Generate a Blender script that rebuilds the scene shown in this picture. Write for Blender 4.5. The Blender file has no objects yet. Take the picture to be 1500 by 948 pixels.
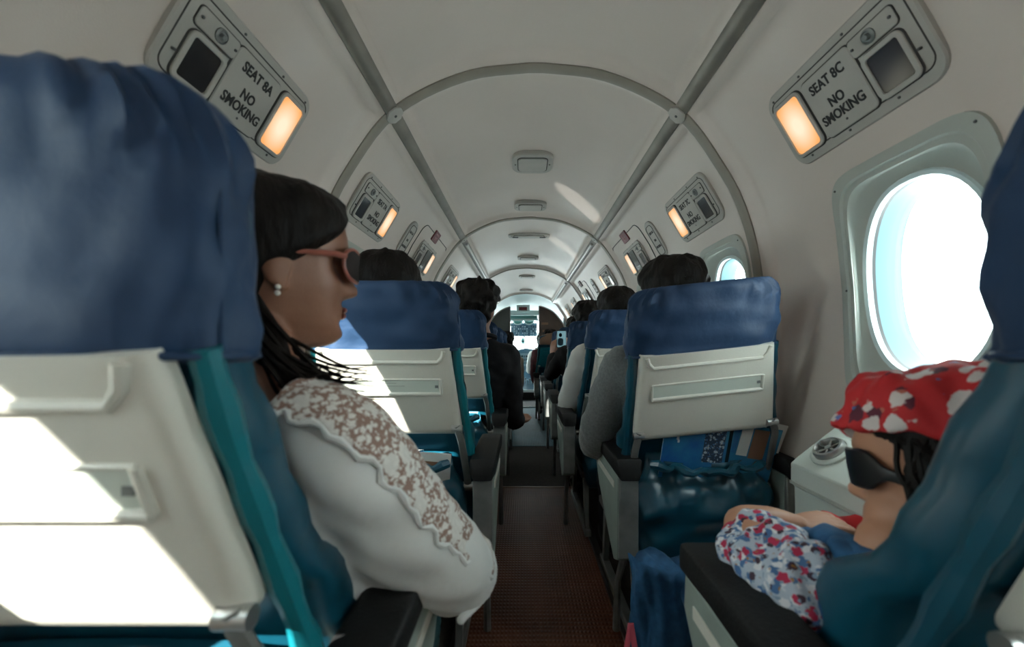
import bpy, bmesh, math, random
import numpy as np
from mathutils import Vector, Matrix, Quaternion
random.seed(7)
PI = math.pi
C = bpy.context.scene.collection

# ------------------------------------------------------------------ camera, sky, sun, exposure
CX, H, FPX = -0.0375, 0.88, 600.0        # camera x, camera height above the cabin floor, focal length in pixels
VX, VY = 767.0, 509.0
cam = bpy.data.cameras.new('camera'); cam.lens = FPX * 36 / 1500; cam.sensor_width = 36
cam.shift_x = -(VX - 750) / 1500; cam.shift_y = (VY - 474) / 1500
cam.clip_start = 0.02
cam.dof.use_dof = True; cam.dof.focus_distance = 1.9; cam.dof.aperture_fstop = 3.6
camo = bpy.data.objects.new('camera', cam); C.objects.link(camo)
camo.location = (CX, 0, H); camo.rotation_euler = (PI / 2, 0, 0)
bpy.context.scene.camera = camo
world = bpy.data.worlds.new('sky'); bpy.context.scene.world = world
world.use_nodes = True
bg = world.node_tree.nodes['Background']
bg.inputs[0].default_value = (0.88, 0.98, 0.98, 1); bg.inputs[1].default_value = 9.0
def sun(name, d, strength, col, ang):
    l = bpy.data.lights.new(name, 'SUN'); l.energy = strength; l.color = col; l.angle = math.radians(ang)
    o = bpy.data.objects.new(name, l); C.objects.link(o)
    o.rotation_euler = Vector(d).to_track_quat('-Z', 'Y').to_euler(); o.location = (-3, -2, 4)
    return o
sun('sun', (1, 0.95, -0.75), 24, (1, 0.93, 0.84), 0.6)
gl_ = bpy.data.lights.new('wing_glint', 'SPOT'); gl_.energy = 5500; gl_.color = (1, 0.95, 0.9); gl_.spot_size = math.radians(11.2); gl_.spot_blend = .1; gl_.shadow_soft_size = .06
glo = bpy.data.objects.new('wing_glint', gl_); C.objects.link(glo); gd = Vector((1, .97, .64)).normalized()   # sunlight thrown up by the bright wing outside, towards the middle left windows
glo.location = Vector((-.73, 3.12, 1.0)) - gd * 16; glo.rotation_euler = gd.to_track_quat('-Z', 'Y').to_euler()
vs = bpy.context.scene.view_settings
vs.view_transform = 'Standard'; vs.look = 'None'; vs.gamma = 1; vs.use_curve_mapping = False
vs.exposure = 0.60
bpy.context.scene.cycles.max_bounces = 10
bpy.context.scene.cycles.diffuse_bounces = 7
bpy.context.scene.cycles.transparent_max_bounces = 12
bpy.context.scene.cycles.use_denoising = True
bpy.context.scene.cycles.sample_clamp_indirect = 8

# ------------------------------------------------------------------ helpers
def R(px, py, Y):                         # world point seen at (px, py) when it stands Y metres ahead
    return Vector(((px - VX) / FPX * Y + CX, Y, H - (py - VY) / FPX * Y))

class MB:
    def __init__(s): s.v = []; s.f = []
    def add(s, v, f):
        b = len(s.v); s.v += [tuple(p) for p in v]; s.f += [tuple(i + b for i in q) for q in f]; return s
    def box(s, c, d, M=None):
        x, y, z = (k / 2 for k in d); c = Vector(c)
        vs_ = [Vector((sx * x, sy * y, sz * z)) for sx in (-1, 1) for sy in (-1, 1) for sz in (-1, 1)]
        if M is not None: vs_ = [M @ p for p in vs_]
        return s.add([p + c for p in vs_], [(0, 1, 3, 2), (4, 6, 7, 5), (0, 4, 5, 1), (2, 3, 7, 6), (0, 2, 6, 4), (1, 5, 7, 3)])
    def loft(s, loops, caps=True, closed=True):
        n = len(loops[0]); v = [p for L in loops for p in L]; f = []
        for i in range(len(loops) - 1):
            for j in range(n if closed else n - 1):
                a, b = i * n + j, i * n + (j + 1) % n
                f.append((a, b, b + n, a + n))
        if caps:
            f.append(tuple(range(n - 1, -1, -1))); k = (len(loops) - 1) * n
            f.append(tuple(range(k, k + n)))
        return s.add(v, f)
    def grid(s, rows):
        return s.loft(rows, caps=False, closed=False)
    def tube(s, pts, rad, n=8, caps=True, flat=1.0, up=None):
        pts = [Vector(p) for p in pts]
        if not hasattr(rad, '__len__'): rad = [rad] * len(pts)
        loops = []; ref = Vector(up) if up else None
        for i, p in enumerate(pts):
            t = (pts[min(i + 1, len(pts) - 1)] - pts[max(i - 1, 0)]).normalized()
            if ref is None: ref = Vector((0, 0, 1)) if abs(t.z) < .9 else Vector((0, 1, 0))
            a = (ref - t * ref.dot(t))
            if a.length < 1e-5: a = t.orthogonal()
            a.normalize(); b = t.cross(a)
            if not up: ref = a
            loops.append([p + (a * math.cos(2 * PI * k / n) * flat + b * math.sin(2 * PI * k / n)) * rad[i] for k in range(n)])
        return s.loft(loops, caps)
    def ell(s, c, r, nu=16, nv=10, M=None):
        c = Vector(c); v = []; f = []
        for i in range(1, nv):
            th = PI * i / nv
            for j in range(nu):
                ph = 2 * PI * j / nu
                v.append(Vector((r[0] * math.sin(th) * math.cos(ph), r[1] * math.sin(th) * math.sin(ph), r[2] * math.cos(th))))
        v += [Vector((0, 0, r[2])), Vector((0, 0, -r[2]))]
        if M is not None: v = [M @ p for p in v]
        T, B = len(v) - 2, len(v) - 1
        for i in range(nv - 2):
            for j in range(nu):
                a, b = i * nu + j, i * nu + (j + 1) % nu
                f.append((a, a + nu, b + nu, b))
        for j in range(nu):
            f.append((T, j, (j + 1) % nu)); k = (nv - 2) * nu
            f.append((B, k + (j + 1) % nu, k + j))
        return s.add([p + c for p in v], f)
    def lathe(s, prof, n=24, c=(0, 0, 0), M=None):          # prof (r, z) around local z
        c = Vector(c); loops = []
        for r, z in prof:
            L = [Vector((r * math.cos(2 * PI * k / n), r * math.sin(2 * PI * k / n), z)) for k in range(n)]
            if M is not None: L = [M @ p for p in L]
            loops.append([p + c for p in L])
        return s.loft(loops)
    def plate(s, w, h, r, z0, z1, c=(0, 0), bev=0.0015, n=5, hole=None):   # rounded rectangle in local xy, thickness along z
        L = rrect(w, h, r, n, c); L2 = rrect(w - 2 * bev, h - 2 * bev, max(r - bev, 5e-4), n, c)
        return s.loft([[(x, y, z0) for x, y in L], [(x, y, z1 - bev) for x, y in L], [(x, y, z1) for x, y in L2]])
    def frame(s, w, h, r, t, z0, z1, c=(0, 0), n=5):        # rounded ring of band width t
        o = rrect(w, h, r, n, c); i = rrect(w - 2 * t, h - 2 * t, max(r - t, 5e-4), n, c)
        b = min(.0012, t / 4); ob = rrect(w - 2 * b, h - 2 * b, max(r - b, 5e-4), n, c); ib = rrect(w - 2 * t + 2 * b, h - 2 * t + 2 * b, max(r - t + b, 5e-4), n, c)
        Ls = [[(x, y, z0) for x, y in i], [(x, y, z0) for x, y in o], [(x, y, z1 - b) for x, y in o], [(x, y, z1) for x, y in ob],
              [(x, y, z1) for x, y in ib], [(x, y, z1 - b) for x, y in i], [(x, y, z0) for x, y in i]]
        return s.loft(Ls, caps=False)
    def xf(s, M, i0=0):
        for i in range(i0, len(s.v)): s.v[i] = tuple(M @ Vector(s.v[i]))
        return s
    def mesh(s, name='m'):
        me = bpy.data.meshes.new(name); me.from_pydata(s.v, [], s.f); me.update(); return me

def rrect(w, h, r, n=5, c=(0, 0)):
    out = []
    for sx, sy, a0 in ((1, 1, 0), (-1, 1, 90), (-1, -1, 180), (1, -1, 270)):
        for k in range(n + 1):
            a = math.radians(a0 + 90 * k / n)
            out.append((c[0] + sx * (w / 2 - r) + r * math.cos(a), c[1] + sy * (h / 2 - r) + r * math.sin(a)))
    return out
def superell(w, d, n=24, e=3.0, cx=0, cy=0):               # loop in xy
    o = []
    for k in range(n):
        a = 2 * PI * k / n; c_, s_ = math.cos(a), math.sin(a)
        o.append((cx + w * math.copysign(abs(c_) ** (2 / e), c_), cy + d * math.copysign(abs(s_) ** (2 / e), s_)))
    return o
def lerp(t, tab):                                           # tab [(t, a, b, ...)] -> interpolated tuple
    ts = [r[0] for r in tab]
    return [float(np.interp(t, ts, [r[k] for r in tab])) for k in range(1, len(tab[0]))]
def smooth(x, a, b):
    t = min(1, max(0, (x - a) / (b - a))); return t * t * (3 - 2 * t)
def crom(pts, n=8):                                         # Catmull-Rom through points
    P = [Vector(p) for p in pts]; P = [P[0] * 2 - P[1]] + P + [P[-1] * 2 - P[-2]]; out = []
    for i in range(1, len(P) - 2):
        for k in range(n):
            t = k / n; a, b, c, d = P[i - 1:i + 3]
            out.append(0.5 * ((2 * b) + (c - a) * t + (2 * a - 5 * b + 4 * c - d) * t * t + (3 * b - a - 3 * c + d) * t ** 3))
    out.append(P[-2]); return out

def finish(o, name, m, parent):
    o.data.name = name
    if m is not None:
        o.data.materials.clear()
        for k in (m if isinstance(m, (list, tuple)) else [m]): o.data.materials.append(k)
    if parent is not None: o.parent = parent
    return o
def obj(name, mb, m=None, parent=None, sm=True, ang=40, bevel=0, sub=0, flip=False):
    me = mb.mesh(name) if isinstance(mb, MB) else mb
    b = bmesh.new(); b.from_mesh(me); bmesh.ops.recalc_face_normals(b, faces=b.faces)
    if flip: bmesh.ops.reverse_faces(b, faces=b.faces)
    b.to_mesh(me); b.free()
    if sm:
        me.shade_smooth(); me.set_sharp_from_angle(angle=math.radians(ang))
    o = bpy.data.objects.new(name, me); C.objects.link(o)
    if bevel:
        k = o.modifiers.new('bevel', 'BEVEL'); k.width = bevel; k.segments = 2; k.limit_method = 'ANGLE'; k.angle_limit = math.radians(35)
    if sub:
        k = o.modifiers.new('sub', 'SUBSURF'); k.levels = sub; k.render_levels = sub
    return finish(o, name, m, parent)
def remesh(mb, vox, it=3, fac=0.6):
    o = bpy.data.objects.new('tmp', mb.mesh('tmp')); C.objects.link(o)
    b = bmesh.new(); b.from_mesh(o.data); bmesh.ops.recalc_face_normals(b, faces=b.faces); b.to_mesh(o.data); b.free()
    k = o.modifiers.new('r', 'REMESH'); k.mode = 'VOXEL'; k.voxel_size = vox
    k = o.modifiers.new('s', 'SMOOTH'); k.iterations = it; k.factor = fac
    dg = bpy.context.evaluated_depsgraph_get(); dg.update()
    me = bpy.data.meshes.new_from_object(o.evaluated_get(dg)); od = o.data
    bpy.data.objects.remove(o); bpy.data.meshes.remove(od); me.shade_smooth(); return me
def robj(name, mb, m, parent, vox, it=3, fac=.6):
    o = bpy.data.objects.new(name, remesh(mb, vox, it, fac)); C.objects.link(o); return finish(o, name, m, parent)
def tag(o, label=None, cat=None, group=None, kind=None):
    for k, v in (('label', label), ('category', cat), ('group', group), ('kind', kind)):
        if v: o[k] = v
    return o
def thing(name, label, cat, loc=(0, 0, 0), group=None, M=None):
    o = bpy.data.objects.new(name, None); C.objects.link(o); o.empty_display_size = .05
    if M is not None: o.matrix_world = M
    else: o.location = loc
    return tag(o, label, cat, group)
def copy_tree(o, parent=None):
    c = o.copy(); C.objects.link(c)
    if parent is not None: c.parent = parent
    for ch in list(o.children): copy_tree(ch, c)
    return c

# ------------------------------------------------------------------ materials
def mat(name, col, rough=.5, metal=0, col2=None, ns=8, lo=.35, hi=.65, bump=0, bs=60, bd=4, sheen=0, coat=0, spec=.5, stretch=None, wear=None):
    m = bpy.data.materials.new(name); m.use_nodes = True; nt = m.node_tree; N = nt.nodes; L = nt.links
    p = N['Principled BSDF']; p.inputs['Base Color'].default_value = (*col, 1); p.inputs['Roughness'].default_value = rough
    p.inputs['Metallic'].default_value = metal; p.inputs['Specular IOR Level'].default_value = spec
    if sheen: p.inputs['Sheen Weight'].default_value = sheen; p.inputs['Sheen Roughness'].default_value = .4
    if coat: p.inputs['Coat Weight'].default_value = coat; p.inputs['Coat Roughness'].default_value = .15
    tc = N.new('ShaderNodeTexCoord'); vec = tc.outputs['Object']
    if stretch:
        mp = N.new('ShaderNodeMapping'); mp.inputs['Scale'].default_value = stretch; L.new(vec, mp.inputs['Vector']); vec = mp.outputs['Vector']
    if col2:
        n = N.new('ShaderNodeTexNoise'); n.inputs['Scale'].default_value = ns; n.inputs['Detail'].default_value = 5; L.new(vec, n.inputs['Vector'])
        r = N.new('ShaderNodeValToRGB'); r.color_ramp.elements[0].position = lo; r.color_ramp.elements[1].position = hi
        r.color_ramp.elements[0].color = (*col, 1); r.color_ramp.elements[1].color = (*col2, 1)
        L.new(n.outputs['Fac'], r.inputs['Fac']); L.new(r.outputs['Color'], p.inputs['Base Color'])
    if bump:
        n = N.new('ShaderNodeTexNoise'); n.inputs['Scale'].default_value = bs; n.inputs['Detail'].default_value = bd; L.new(vec, n.inputs['Vector'])
        b = N.new('ShaderNodeBump'); b.inputs['Strength'].default_value = bump; b.inputs['Distance'].default_value = .01
        L.new(n.outputs['Fac'], b.inputs['Height']); L.new(b.outputs['Normal'], p.inputs['Normal'])
    return m
def emit(name, col, s, col2=None, scale=(1, 1, 1)):
    m = bpy.data.materials.new(name); m.use_nodes = True; nt = m.node_tree; N = nt.nodes; L = nt.links
    p = N['Principled BSDF']; p.inputs['Base Color'].default_value = (.05, .04, .03, 1); p.inputs['Roughness'].default_value = .4
    p.inputs['Emission Color'].default_value = (*col, 1); p.inputs['Emission Strength'].default_value = s
    if col2:                                              # brighter where the bulb sits behind the lens
        tc = N.new('ShaderNodeTexCoord'); mp = N.new('ShaderNodeMapping'); mp.inputs['Scale'].default_value = scale
        g = N.new('ShaderNodeTexGradient'); g.gradient_type = 'SPHERICAL'; r = N.new('ShaderNodeValToRGB')
        r.color_ramp.elements[0].color = (*col, 1); r.color_ramp.elements[1].color = (*col2, 1); r.color_ramp.elements[1].position = .75
        L.new(tc.outputs['Object'], mp.inputs['Vector']); L.new(mp.outputs['Vector'], g.inputs['Vector']); L.new(g.outputs['Fac'], r.inputs['Fac'])
        L.new(r.outputs['Color'], p.inputs['Emission Color'])
    return m
M = {}
M['lining'] = mat('cabin_lining', (.625, .54, .48), .42, col2=(.595, .515, .455), ns=3, bump=.05, bs=350, coat=.1)
M['ledge'] = mat('ledge_plastic', (.58, .62, .57), .45, bump=.04, bs=300)
M['surround'] = mat('window_surround', (.42, .44, .395), .42, bump=.04, bs=300)
M['plate'] = mat('service_plate', (.43, .40, .355), .45, col2=(.39, .37, .33), ns=14, bump=.05, bs=300)
M['plate_dark'] = mat('service_groove', (.035, .033, .03), .6)
M['strip'] = mat('rail_strip', (.25, .225, .19), .38, .4, col2=(.20, .18, .155), ns=12)
M['rib'] = mat('rib_strip', (.29, .255, .21), .5, .1, col2=(.25, .22, .18), ns=10)
M['metal'] = mat('brushed_metal', (.56, .56, .54), .3, .9, bump=.05, bs=200)
M['steel_dark'] = mat('dark_metal', (.10, .10, .10), .4, .8)
M['alu_grey'] = mat('grey_seat_metal', (.24, .25, .24), .4, .4, col2=(.17, .18, .175), ns=20)
M['black'] = mat('black_vinyl', (.007, .0075, .008), .6, spec=.3, bump=.15, bs=250)
M['blackplastic'] = mat('black_plastic', (.01, .01, .011), .3)
M['teal'] = mat('teal_leather', (.002, .056, .094), .36, col2=(.004, .074, .118), ns=6, bump=.35, bs=9, bd=3, coat=.15)
M['navy'] = mat('navy_leather', (.010, .045, .075), .4, bump=.3, bs=12)
M['cover'] = mat('blue_cover_cloth', (.011, .037, .092), .55, col2=(.016, .048, .112), ns=9, bump=.5, bs=14, bd=6, sheen=.08, spec=.35)
M['shell'] = mat('seat_shell', (.70, .68, .60), .42, col2=(.66, .64, .57), ns=9, bump=.04, bs=220, coat=.1)
M['shell_slot'] = mat('seat_shell_slot', (.60, .65, .58), .4)
M['mat_brown'] = None
M['skin'] = mat('brown_skin', (.30, .14, .085), .45, col2=(.26, .118, .07), ns=30, bump=.06, bs=400)
M['skin_child'] = mat('child_skin', (.50, .25, .15), .5, col2=(.46, .22, .13), ns=20)
M['lip'] = mat('lips', (.33, .12, .10), .4)
M['hair'] = mat('black_hair', (.0035, .0025, .0022), .6, col2=(.009, .0065, .005), ns=40, bump=.5, bs=90, stretch=(1, 1, .25), spec=.2)
M['white_cloth'] = mat('white_satin', (.70, .71, .69), .42, bump=.25, bs=14, bd=3, sheen=.2)
M['grey_suit'] = mat('grey_wool', (.15, .165, .165), .9, col2=(.20, .215, .215), ns=150, bump=.3, bs=200, sheen=.2)
M['black_suit'] = mat('black_suit_cloth', (.010, .010, .012), .85, bump=.2, bs=30, spec=.25)
M['shirt_white'] = mat('white_shirt', (.62, .61, .58), .8, bump=.3, bs=25)
M['shirt_beige'] = mat('beige_shirt', (.46, .38, .32), .8, bump=.3, bs=25)
M['denim'] = mat('blue_denim', (.014, .075, .18), .85, col2=(.022, .105, .23), ns=60, bump=.4, bs=30)
M['plaid'] = mat('maroon_shirt', (.14, .03, .035), .85, col2=(.07, .03, .04), ns=40)
M['brown_leather'] = mat('brown_leather', (.23, .13, .08), .35)
M['red'] = mat('red_cloth', (.55, .015, .02), .7, bump=.3, bs=40)
M['pink'] = mat('pink_strap', (.72, .12, .18), .6)
M['lens'] = mat('dark_lens', (.012, .007, .006), .5, spec=.15)
M['glasses_frame'] = mat('rose_frame', (.33, .10, .07), .3)
M['pearl'] = mat('pearl', (.8, .78, .72), .2)
M['bulk_brown'] = mat('bulkhead_brown', (.062, .045, .038), .6, col2=(.10, .075, .06), ns=6)
M['bulk_grey'] = mat('bulkhead_grey', (.085, .105, .10), .6)
M['cockpit_pale'] = mat('cockpit_pale', (.62, .72, .72), .5)
M['cockpit_green'] = mat('cockpit_green', (.10, .28, .26), .5)
M['panel_blue'] = mat('instrument_blue', (.035, .10, .15), .5)
M['dial'] = mat('dial_black', (.01, .02, .025), .25)
M['knobwhite'] = mat('switch_white', (.6, .68, .7), .4)
M['exit_red'] = mat('exit_sign_red', (.13, .012, .018), .4)
M['text'] = mat('black_lettering', (.012, .012, .012), .6)
M['text_red'] = mat('pale_red_lettering', (.42, .22, .22), .6)
M['text_white'] = mat('white_lettering', (.75, .78, .8), .6)
M['lamp'] = emit('amber_lamp', (1.0, .42, .12), .66, (1.0, .86, .62), (22, 15, 1))
M['lamp_pale'] = emit('pale_lamp', (1.0, .55, .25), .62, (1.0, .84, .66), (22, 15, 1))
M['mirror_dark'] = mat('dark_screen', (.018, .015, .013), .15, coat=.3)
M['paper'] = mat('paper', (.72, .73, .70), .7)
M['mag_blue'] = mat('magazine_blue', (.012, .09, .36), .3, col2=(.05, .30, .48), ns=9, coat=.4)
M['instrument'] = mat('instrument_grey', (.17, .25, .29), .5)
M['mag_brown'] = mat('magazine_brown', (.25, .14, .09), .35)
M['mag_teal'] = mat('magazine_teal', (.03, .22, .42), .35)
M['phone_screen'] = emit('phone_screen', (.28, .55, .62), .35)

def glass():
    m = bpy.data.materials.new('window_pane'); m.use_nodes = True; N = m.node_tree.nodes; L = m.node_tree.links
    N.remove(N['Principled BSDF']); out = N['Material Output']
    t = N.new('ShaderNodeBsdfTransparent'); t.inputs[0].default_value = (.95, .98, .98, 1)
    g = N.new('ShaderNodeBsdfGlossy'); g.inputs['Roughness'].default_value = .03
    x = N.new('ShaderNodeMixShader'); x.inputs[0].default_value = .05; L.new(t.outputs[0], x.inputs[1]); L.new(g.outputs[0], x.inputs[2]); L.new(x.outputs[0], out.inputs[0])
    return m
M['glass'] = glass()

def rubber_floor(name, c1, c2, scale, rough):                    # ribbed rubber matting: a fine grid of raised bars
    m = mat(name, c1, rough, spec=.35, col2=c2, ns=5, lo=.3, hi=.7); nt = m.node_tree; N = nt.nodes; L = nt.links; p = N['Principled BSDF']
    tc = N.new('ShaderNodeTexCoord'); hs = []
    for ax, sc in (('X', scale), ('Y', scale * .62)):
        w = N.new('ShaderNodeTexWave'); w.wave_type = 'BANDS'; w.bands_direction = ax; w.inputs['Scale'].default_value = sc; L.new(tc.outputs['Object'], w.inputs['Vector']); hs.append(w.outputs['Fac'])
    mx = N.new('ShaderNodeMath'); mx.operation = 'MULTIPLY'; L.new(hs[0], mx.inputs[0]); L.new(hs[1], mx.inputs[1])
    b = N.new('ShaderNodeBump'); b.inputs['Strength'].default_value = .55; b.inputs['Distance'].default_value = .004
    L.new(mx.outputs[0], b.inputs['Height']); L.new(b.outputs['Normal'], p.inputs['Normal'])
    return m
M['rubber'] = rubber_floor('brown_rubber', (.17, .055, .024), (.11, .038, .018), 26, .38)
M['rubber_far_lit'] = rubber_floor('blue_lit_rubber', (.05, .135, .17), (.035, .10, .13), 20, .62)  # same brown matting, the blue light it reflects put into the colour
M['carpet'] = mat('dark_carpet', (.045, .036, .03), .95, col2=(.03, .024, .02), ns=60, bump=.6, bs=300)

def floral(name, base, blobs, scale, detail=.02):         # printed flowers: blobs [(colour, cell scale, radius)]
    m = mat(name, base, .75, bump=.25, bs=30); nt = m.node_tree; N = nt.nodes; L = nt.links; p = N['Principled BSDF']
    tc = N.new('ShaderNodeTexCoord'); nz = N.new('ShaderNodeTexNoise'); nz.inputs['Scale'].default_value = scale * 2.2; nz.inputs['Detail'].default_value = 3
    mixv = N.new('ShaderNodeMixRGB'); mixv.inputs[0].default_value = detail; L.new(tc.outputs['Object'], nz.inputs['Vector'])
    L.new(tc.outputs['Object'], mixv.inputs[1]); L.new(nz.outputs['Color'], mixv.inputs[2])
    prev = None
    for i, (col, sc, rad) in enumerate(blobs):
        mp = N.new('ShaderNodeMapping'); mp.inputs['Location'].default_value = (i * 3.1, i * 1.7, i * 5.3); L.new(mixv.outputs[0], mp.inputs['Vector'])
        v = N.new('ShaderNodeTexVoronoi'); v.inputs['Scale'].default_value = scale * sc; L.new(mp.outputs[0], v.inputs['Vector'])
        r = N.new('ShaderNodeValToRGB'); r.color_ramp.elements[0].position = rad; r.color_ramp.elements[1].position = rad + .04
        r.color_ramp.elements[0].color = (1, 1, 1, 1); r.color_ramp.elements[1].color = (0, 0, 0, 1); L.new(v.outputs['Distance'], r.inputs['Fac'])
        x = N.new('ShaderNodeMixRGB'); L.new(r.outputs['Color'], x.inputs[0]); x.inputs[2].default_value = (*col, 1)
        if prev is None: x.inputs[1].default_value = (*base, 1)
        else: L.new(prev, x.inputs[1])
        prev = x.outputs[0]
    L.new(prev, p.inputs['Base Color']); return m
M['bandana'] = floral('red_flower_print', (.50, .014, .018), [((.10, .012, .03), .8, .24), ((.62, .55, .52), 1.0, .33), ((.10, .14, .33), 1.3, .16), ((.45, .12, .08), 1.6, .14)], 29, .02)
M['sleeve_print'] = floral('flower_print_cloth', (.42, .48, .56), [((.06, .15, .32), 1.1, .42), ((.68, .68, .70), 1.25, .36), ((.45, .02, .07), .85, .33), ((.045, .018, .035), 1.0, .27), ((.22, .30, .40), 1.7, .22), ((.35, .16, .04), 1.5, .13)], 62, .010)
M['lace'] = floral('white_lace', (.30, .19, .15), [((.68, .66, .62), .55, .36), ((.74, .72, .68), 1.9, .42), ((.70, .68, .64), 3.4, .30)], 62, .012)
M['mag_pattern'] = floral('cover_pattern', (.03, .05, .09), [((.45, .52, .58), 1.0, .34), ((.10, .22, .42), 1.6, .28)], 90, .01)
# ------------------------------------------------------------------ fuselage profile
_prof = crom([(0, 0, .858), (.22, 0, .828), (.4375, 0, .717), (.573, 0, .54), (.635, 0, .4146), (.673, 0, .269), (.69, 0, .1), (.692, 0, -.05), (.684, 0, -.3), (.645, 0, -.62), (.585, 0, -.88)], 14)
PX = np.array([p.x for p in _prof]); PZ = np.array([p.z + H for p in _prof])
PS = np.concatenate([[0], np.cumsum(np.hypot(np.diff(PX), np.diff(PZ)))]); SMAX = PS[-1]
def s_of_z(zrel): return float(np.interp(-(zrel + H), -PZ, PS))
def prof(s):
    x = float(np.interp(s, PS, PX)); z = float(np.interp(s, PS, PZ)); e = .012
    a, b = max(0, s - e), min(SMAX, s + e)
    t = Vector((float(np.interp(b, PS, PX) - np.interp(a, PS, PX)), 0, float(np.interp(b, PS, PZ) - np.interp(a, PS, PZ)))).normalized()
    if s < e: t = Vector((1, 0, 0))
    return x, z, Vector((t.z, 0, -t.x))                   # inward normal
def W(side, Y, s, off=0):
    x, z, n = prof(abs(s)); return Vector((side * (x + n.x * off), Y, z + n.z * off))
S_RAIL = s_of_z(.717)
RIBS = [-.45, 1.25, 2.70, 4.41, 6.50]
Y0, Y1 = -1.15, 6.53
WIN = [(-.035, 0), (.782, 0), (1.49, 0), (2.40, 1), (3.12, 0), (3.84, 0), (4.86, 0), (5.60, 0)]   # window centres along the cabin (1: in the emergency hatch)
WS0, WS1 = s_of_z(.377), s_of_z(-.125)                    # surround panel, top and bottom along the wall
HS = s_of_z(.13)                                          # hole centre
HWY, HWS = .124, .182                                     # hole half sizes
PWY = .168
def relief(Y, s):                                         # the moulded lining steps back a little between ribs and rails
    d = min(min(abs(Y - r) for r in RIBS), abs(abs(s) - S_RAIL))
    return -.020 * smooth(d, .030, .060)
def ylines(extra=()):
    ys = set(np.round(np.arange(Y0, Y1 + .01, .11), 3).tolist()) | {Y0, Y1}
    for r in RIBS:
        for k in (-.075, -.062, -.05, -.04, -.028, 0, .028, .04, .05, .062, .075): ys.add(round(r + k, 4))
    ys |= set(extra)
    ys = sorted(y for y in ys if Y0 <= y <= Y1)
    out = [ys[0]]
    for y in ys[1:]:
        if y - out[-1] > .004 or y in extra:
            if y - out[-1] <= .004 and out[-1] not in extra and len(out) > 1: out.pop()
            out.append(y)
    return out
TH = .035
# ceiling panels between the rails
ys = ylines(); ss = sorted(set([round(v, 4) for v in np.linspace(-S_RAIL, S_RAIL, 22)] + [sg * (S_RAIL - k) for sg in (-1, 1) for k in (.028, .04, .05, .062, .075)]))
mb = MB(); mb.grid([[W(1 if s >= 0 else -1, y, s, relief(y, s)) for s in ss] for y in ys])
mb.grid([[W(1 if s >= 0 else -1, y, s, -TH) for s in ss] for y in ys])
ce = obj('ceiling', mb, M['lining']); tag(ce, 'curved off-white cabin ceiling lining between the two long rails', None, None, 'structure')
# side walls with window openings
eY = []
for (yc, hatch) in WIN: eY += [round(yc - PWY + .03, 4), round(yc + PWY - .03, 4)]
ysw = ylines(tuple(eY))
wS = [WS0 + .03, WS1 - .03]
ssw = sorted(set([round(v, 4) for v in np.linspace(S_RAIL, SMAX, 34)] + [S_RAIL + k for k in (.028, .04, .05, .062, .075)] + wS))
ssw = [s for s in ssw if s in wS or min(abs(s - w) for w in wS) > .008]
def inwin(y, s): return any(abs(y - yc) < PWY - .03 for yc, h in WIN) and wS[0] < s < wS[1]
WALLS = {}
for side, nm in ((-1, 'wall_left'), (1, 'wall_right')):
    mb = MB()
    for o in (None, -TH):
        b = len(mb.v); n = len(ssw)
        V = [W(side, y, s, relief(y, s) if o is None else o) for y in ysw for s in ssw]; F = []
        for i in range(len(ysw) - 1):
            for j in range(n - 1):
                if inwin((ysw[i] + ysw[i + 1]) / 2, (ssw[j] + ssw[j + 1]) / 2): continue
                F.append((i * n + j, i * n + j + 1, (i + 1) * n + j + 1, (i + 1) * n + j))
        mb.add(V, F)
    w = obj(nm, mb, M['lining']); tag(w, 'curved off-white cabin side wall with round windows, on the %s' % ('left' if side < 0 else 'right'), None, None, 'structure'); WALLS[side] = w

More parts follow.
